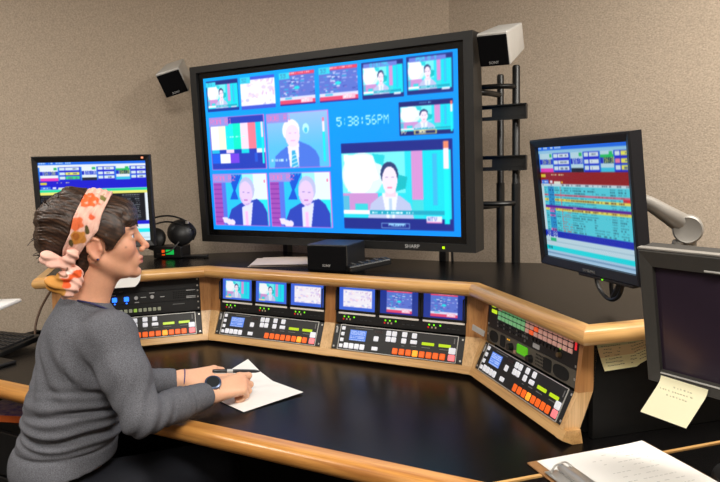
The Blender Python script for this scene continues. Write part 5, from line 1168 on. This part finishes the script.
fold = 0.0016*np.sin(ZB*420+2*np.sin(np.arctan2(Y, Z-0.02)*3))+0.0012*np.sin(ZB*800+Z*30)
FS.D = np.maximum(np.maximum(np.abs(E0-0.003+fold)-0.0042, np.abs(ZB)-WB), -(Z+0.055)).astype(np.float32)
M_SCARF = mat('floral_scarf', rgb(240, 196, 180), 0.65, attr='tint', var=0.05, scale=(60, 60, 60), spec=0.25, bump=0.1, bump_scale=350)
scarf = field_obj('headscarf', FS, M_SCARF, person, scarf_cols, 1, label='pink headscarf with orange and mustard flowers'); scarf.matrix_basis = PI
FK = Field(HC-0.22, HC+np.array([0.1, 0.1, 0.06]), 0.0025)
kc = lambda a, ra, b, rb, k=0.006: FK.cone(hp(*a), ra, hp(*b), rb, k)
kc((-0.066, -0.076, -0.024), 0.016, (-0.086, -0.066, -0.052), 0.014); kc((-0.088, -0.066, -0.050), 0.012, (-0.128, -0.068, -0.026), 0.0175, 0.004); kc((-0.090, -0.066, -0.048), 0.010, (-0.118, -0.075, -0.042), 0.013, 0.003); kc((-0.088, -0.066, -0.052), 0.015, (-0.078, -0.070, -0.040), 0.015, 0.004)
def tilt(a): return HR@np.array([[cos(a), 0, sin(a)], [0, 1, 0], [-sin(a), 0, cos(a)]])
FK.ell(hp(-0.098, -0.066, -0.085), (0.044, 0.022, 0.019), tilt(-0.45), 0.004); FK.ell(hp(-0.114, -0.066, -0.096), (0.030, 0.024, 0.021), tilt(0.55), 0.003); FK.ell(hp(-0.084, -0.066, -0.112), (0.032, 0.022, 0.019), tilt(-0.75), 0.003); FK.ell(hp(-0.072, -0.060, -0.088), (0.022, 0.02, 0.034), tilt(0.2), 0.003); FK.ell(hp(-0.100, -0.07, -0.108), (0.022, 0.018, 0.015), tilt(0.2), 0.003)
G = FK.coords(); q = (G-HC.astype(np.float32))@HR.astype(np.float32); FK.D += (0.0022*np.sin((q[..., 0]*0.7+q[..., 2])*260+3*np.sin(q[..., 1]*60+q[..., 0]*40))).astype(np.float32)
def knot_cols(P):
    q = hloc(P); x, y, z = q.T; C = np.tile(srgb((238, 188, 172)), (len(P), 1)); n = 0.006*np.sin(x*170+y*140)+0.004*np.sin(z*260)
    C = blend(C, (232, 96, 46), (0.013-np.abs(x*0.55-z*0.83-0.024+n))*300*(z < -0.066)); C = blend(C, (204, 142, 66), (0.017-np.sqrt((x+0.128)**2+(z+0.092)**2)+0.012+n)*300); C = blend(C, (206, 146, 70), (0.014-np.sqrt((x+0.106)**2+(z+0.116)**2)+n)*300)
    C = blend(C, (110, 70, 40), (0.004-np.abs(np.sqrt((x+0.098)**2+(z+0.062)**2)-0.013+n*0.6))*300*(z < -0.055)); C = blend(C, (250, 232, 224), (0.008-np.sqrt((x+0.085)**2+(z+0.072)**2)+n)*200); C = blend(C, (196, 146, 96), (0.006-np.sqrt((x+0.072)**2+(z+0.13)**2)+n)*200)
    return C
kn_ = field_obj('scarf_knot', FK, M_SCARF, scarf, knot_cols, 1)
# earring and neck cord
part('earring', lathe(B(), [(0, -0.003), (0.003, -0.002), (0.004, 0), (0.003, 0.002), (0, 0.003)], 12, Matrix.Translation(hp(-0.008, -0.0835, -0.044))), mat('dark_blue_stone', rgb(30, 34, 90), 0.15), person, PI, smooth=True, label='small dark blue stud earring')

# sweater
FW_ = Field((-0.20, -1.08, 0.52), (0.60, -0.44, 1.12), 0.0042)
FW_.ell(CHEST-UZ*0.02, (0.158, 0.112, 0.17), BR, 0.04); FW_.ell(CHEST-bF*0.022+bR*0.015+UZ*0.03, (0.130, 0.085, 0.13), BR, 0.05); FW_.ell((CHEST+PELV)/2-bF*0.01, (0.148, 0.118, 0.16), BR, 0.05); FW_.ell(PELV+UZ*0.055, (0.166, 0.128, 0.105), BR, 0.04)
FW_.cone(SH_L-UZ*0.006, 0.056, SH_R-UZ*0.006, 0.056, 0.05); FW_.cone(NECK-UZ*0.055, 0.080, NECK-UZ*0.008, 0.062, 0.04)
for a, b, c, s in ((SH_R, EL_R, WR_R, 1), (SH_L, EL_L, WR_L, -1)):
    e = b*0.13+c*0.87
    FW_.chain([a, a*0.5+b*0.5, b], [0.062, 0.058, 0.047], 0.03); FW_.chain([b, b*0.5+c*0.5, e], [0.047, 0.044, 0.0365], 0.015); f = nrm(c-b); FW_.cone(e-f*0.058, 0.0405, e-f*0.008, 0.0375, 0.004)
G = FW_.coords(); D = FW_.D; P3 = G.astype(np.float32); rel = P3-CHEST.astype(np.float32)
u = rel@bR.astype(np.float32); v = rel@bF.astype(np.float32); z = P3[..., 2]
def armpar(a, b):
    a, b = a.astype(np.float32), b.astype(np.float32); ab = b-a; t = ((P3-a)@ab)/(ab@ab); r = np.linalg.norm(P3-a-np.clip(t, 0, 1)[..., None]*ab, axis=-1); return t, r
tu, ru = armpar(SH_R, EL_R); tf, rf = armpar(EL_R, WR_R); tl, rl = armpar(EL_L, WR_L)
near_arm = np.clip((0.075-np.minimum(np.where(tu > 0.15, ru, 1), np.minimum(rf, rl)))/0.02, 0, 1)
low = np.clip((0.90-z)/0.16, 0, 1)*np.clip((z-0.695)/0.02, 0, 1)*(1-near_arm)
w = wob(P3, 11); ph = z*112-u*9+v*7+3.2*w
D += (0.015*low*(np.exp(-(np.sin(ph*0.5)/0.42)**2)-0.3)*(0.6+0.4*np.sin(u*14+2*w)) + 0.004*low*np.sin(ph*1.9+1.3+u*20)).astype(np.float32)                  # creases across the waist
drag = np.clip((z-0.78)/0.1, 0, 1)*np.clip((1.02-z)/0.08, 0, 1)*(1-near_arm); D += (0.0035*drag*np.sin((z*0.8+u*0.9)*95+2*w)).astype(np.float32)  # pull lines towards the armhole
elb = np.exp(-((tu-0.95)/0.28)**2)*(ru < 0.09)+np.exp(-((tf-0.05)/0.17)**2)*(rf < 0.08)
D += (0.0030*np.clip(elb, 0, 1)*np.sin(tf*34+tu*22+4*w)).astype(np.float32)
fore = np.exp(-((tf-0.55)/0.2)**2)*(rf < 0.07)+np.exp(-((tl-0.6)/0.25)**2)*(rl < 0.07); D += (0.0010*fore*np.sin((tf+tl)*40+4*w)).astype(np.float32)
ww = (P3-PELV.astype(np.float32))@np.array([0.883, 0.469, 0.0], np.float32); seam = np.abs(z-(0.690+0.06*ww)); D += (0.006*np.exp(-(seam/0.0045)**2)).astype(np.float32)*(1-near_arm)               # seam above the rib hem
cuff = np.exp(-((tf-0.62)/0.016)**2)*(rf < 0.07)+np.exp(-((tl-0.60)/0.016)**2)*(rl < 0.07); D += (0.0035*cuff).astype(np.float32)
armh = np.abs(np.linalg.norm(P3-SH_R.astype(np.float32)-np.array([-0.03, 0.0, -0.05], np.float32), axis=-1)-0.105); D += (0.0025*np.exp(-(armh/0.004)**2)*(z > 0.88)*(u < 0.12)).astype(np.float32)
ww = (P3-PELV.astype(np.float32))@np.array([0.883, 0.469, 0.0], np.float32); hem = 0.632+0.17*ww
D = np.maximum(D, (hem-z)); D = np.maximum(D, ((P3-NECK.astype(np.float32))@nrm([0.12, 0.25, 1.0]).astype(np.float32))-0.020)
for b, c in ((EL_R, WR_R), (EL_L, WR_L)):
    f = nrm(c-b); e = b*0.06+c*0.94; m = np.linalg.norm(P3-e.astype(np.float32), axis=-1) < 0.07; pl = ((P3-e.astype(np.float32))@f.astype(np.float32)); D = np.where(m, np.maximum(D, pl), D)
FW_.D = D.astype(np.float32)
M_SW = mat('heather_grey_knit', rgb(114, 115, 122), 0.92, col2=rgb(76, 77, 83), scale=(430, 430, 430), bump=0.35, bump_scale=420, spec=0.12, detail=6)
o = field_obj('sweater', FW_, M_SW, person, None, 1, label='heather grey long sleeved knit sweater'); o.matrix_basis = PI
# neckline cord
bm = B(); tube(bm, smooth_path([hp(-0.085, -0.02, -0.150), hp(-0.070, -0.050, -0.150), hp(-0.045, -0.062, -0.157), hp(-0.015, -0.058, -0.175), hp(0.0, -0.04, -0.19)]), 0.0028, 8); part('neck_cord', bm, mat('navy_cord', rgb(40, 38, 84), 0.6), person, PI, smooth=True, label='thin dark blue cord at the neckline')
# watch and bracelet
d = nrm(WR_R-EL_R); w0 = WR_R+d*0.012
dd = nrm(KR-WR_R); n0 = nrm(nR_-dd*(nR_@dd)); t0 = np.cross(n0, dd); Mw = Matrix([[t0[0], n0[0], dd[0], w0[0]], [t0[1], n0[1], dd[1], w0[1]], [t0[2], n0[2], dd[2], w0[2]], [0, 0, 0, 1]])
bm = B(); ring = [(0.0285, -0.011), (0.0320, -0.012), (0.0320, 0.012), (0.0285, 0.011)]; N_ = 28; rs = [[bm.verts.new(Mw @ Vector((r*cos(2*pi*k/N_), r*0.92*sin(2*pi*k/N_), z_))) for r, z_ in ring] for k in range(N_)]
for k in range(N_):
    for a in range(4): bm.faces.new((rs[k][a], rs[k][(a+1) % 4], rs[(k+1) % N_][(a+1) % 4], rs[(k+1) % N_][a]))
wt = part('wrist_watch', bm, mat('slate_blue_strap', rgb(42, 50, 70), 0.5), person, PI, smooth=True, label='blue grey wrist watch with a round dark face')
part('watch_case', lathe(B(), [(0, 0), (0.022, 0), (0.0235, 0.004), (0.0228, 0.011), (0.0185, 0.0125), (0.0185, 0.011), (0, 0.011)], 28, Mw @ T(0.010, 0.026, 0.0) @ Rx(-pi/2)), mat('blue_steel_case', rgb(70, 84, 112), 0.3, metal=0.5), wt, None, smooth=True)
part('watch_face', lathe(B(), [(0, 0), (0.018, 0), (0.018, 0.0006), (0, 0.0006)], 24, Mw @ T(0.010, 0.0372, 0.0) @ Rx(-pi/2)), mat('watch_glass', rgb(40, 44, 48), 0.1), wt, None, smooth=True)
d = nrm(WR_L-EL_L); bm = B(); a_ = np.cross(d, UZ); a_ = nrm(a_); b_ = np.cross(a_, d); c0 = WR_L+d*0.006
tube(bm, [c0+0.0300*(cos(q)*a_+sin(q)*b_)+d*0.004*sin(q) for q in np.linspace(0, 2*pi, 25)], 0.0018, 6); part('bracelet', bm, mat('purple_cord', rgb(66, 52, 116), 0.6), person, PI, smooth=True, label='thin purple cord bracelet')
# trousers and shoes
FJ = Field((-0.14, -1.06, 0.0), (0.50, -0.25, 0.68), 0.007); HRr, HLl = PELV+bR*0.085-UZ*0.015, PELV-bR*0.085-UZ*0.015
FJ.ell(PELV-UZ*0.01, (0.160, 0.118, 0.105), BR, 0.04)
for hpj, sd in ((HRr, 1), (HLl, -1)):
    kn = hpj+bF*0.40+bR*0.02*sd-UZ*0.03; an = kn+bF*0.02-UZ*0.42; FJ.chain([hpj, kn, an], [0.088, 0.066, 0.045], 0.03)
FJ.D = np.maximum(FJ.D, -(FJ.coords()[..., 2]-0.09)).astype(np.float32)
o = field_obj('jeans', FJ, mat('dark_navy_denim', rgb(15, 18, 29), 0.85, var=0.25, scale=(300, 300, 300), bump=0.2, bump_scale=600), person, None, 2, label='dark navy jeans'); o.matrix_basis = PI
for hpj, sd in ((HRr, 1), (HLl, -1)):
    kn = hpj+bF*0.40+bR*0.02*sd-UZ*0.03; an = kn+bF*0.02; c = np.array([an[0], an[1], 0.0])+bF*0.05
    bm = B(); box(bm, (0, 0, 0.05), (0.085, 0.25, 0.095), 0.03, Matrix.Translation(c) @ Rz(_b-pi/2), 3); part('shoe', bm, M_BLK, person, PI, smooth=True)
# pen
pa, pb = Vector((0.379, -0.490, 0.808)), Vector((0.484, -0.392, 0.792)); px_ = (pb-pa).normalized()
pen = thing('pen', 'dark ballpoint pen held in the writing hand', 'pen', Matrix.Translation(pa) @ Vector((0, 0, 1)).rotation_difference(px_).to_matrix().to_4x4()); Lp = (pb-pa).length
part('barrel', lathe(B(), [(0, 0), (0.0045, 0), (0.0058, 0.006), (0.0058, Lp*0.62), (0.005, Lp*0.9), (0.002, Lp*0.99), (0, Lp)], 14), mat('pen_black', rgb(26, 26, 30), 0.3), pen, smooth=True)
part('grip', lathe(B(), [(0, Lp*0.3), (0.0063, Lp*0.3), (0.0063, Lp*0.42), (0, Lp*0.42)], 14), M_SILV, pen, smooth=True); part('pocket_clip', mkbox((0.0072, 0, 0.022), (0.002, 0.003, 0.036), 0.0008), M_STEEL, pen)
# stool
stl = thing('stool', 'round black stool under the seated woman', 'stool', T(SEATP[0], SEATP[1], 0))
part('seat', lathe(B(), [(0, 0.385), (0.17, 0.385), (0.19, 0.40), (0.19, 0.43), (0.17, 0.452), (0, 0.455)], 32), M_BLK, stl, smooth=True); bm = B(); tube(bm, [(0, 0, 0.08), (0, 0, 0.39)], 0.025, 16); part('column', bm, M_STEEL, stl, smooth=True)
for k in range(5):
    bm = B(); a = 2*pi*k/5; tube(bm, [(0, 0, 0.09), (0.25*cos(a), 0.25*sin(a), 0.06)], [0.022, 0.014], 8); lg = part('leg', bm, M_BLK, stl, smooth=True); bm = B(); lathe(bm, [(0, -0.012), (0.027, -0.012), (0.027, 0.012), (0, 0.012)], 14, T(0.25*cos(a), 0.25*sin(a), 0.0275) @ Rx(pi/2)); part('caster', bm, M_BLK, lg, smooth=True)
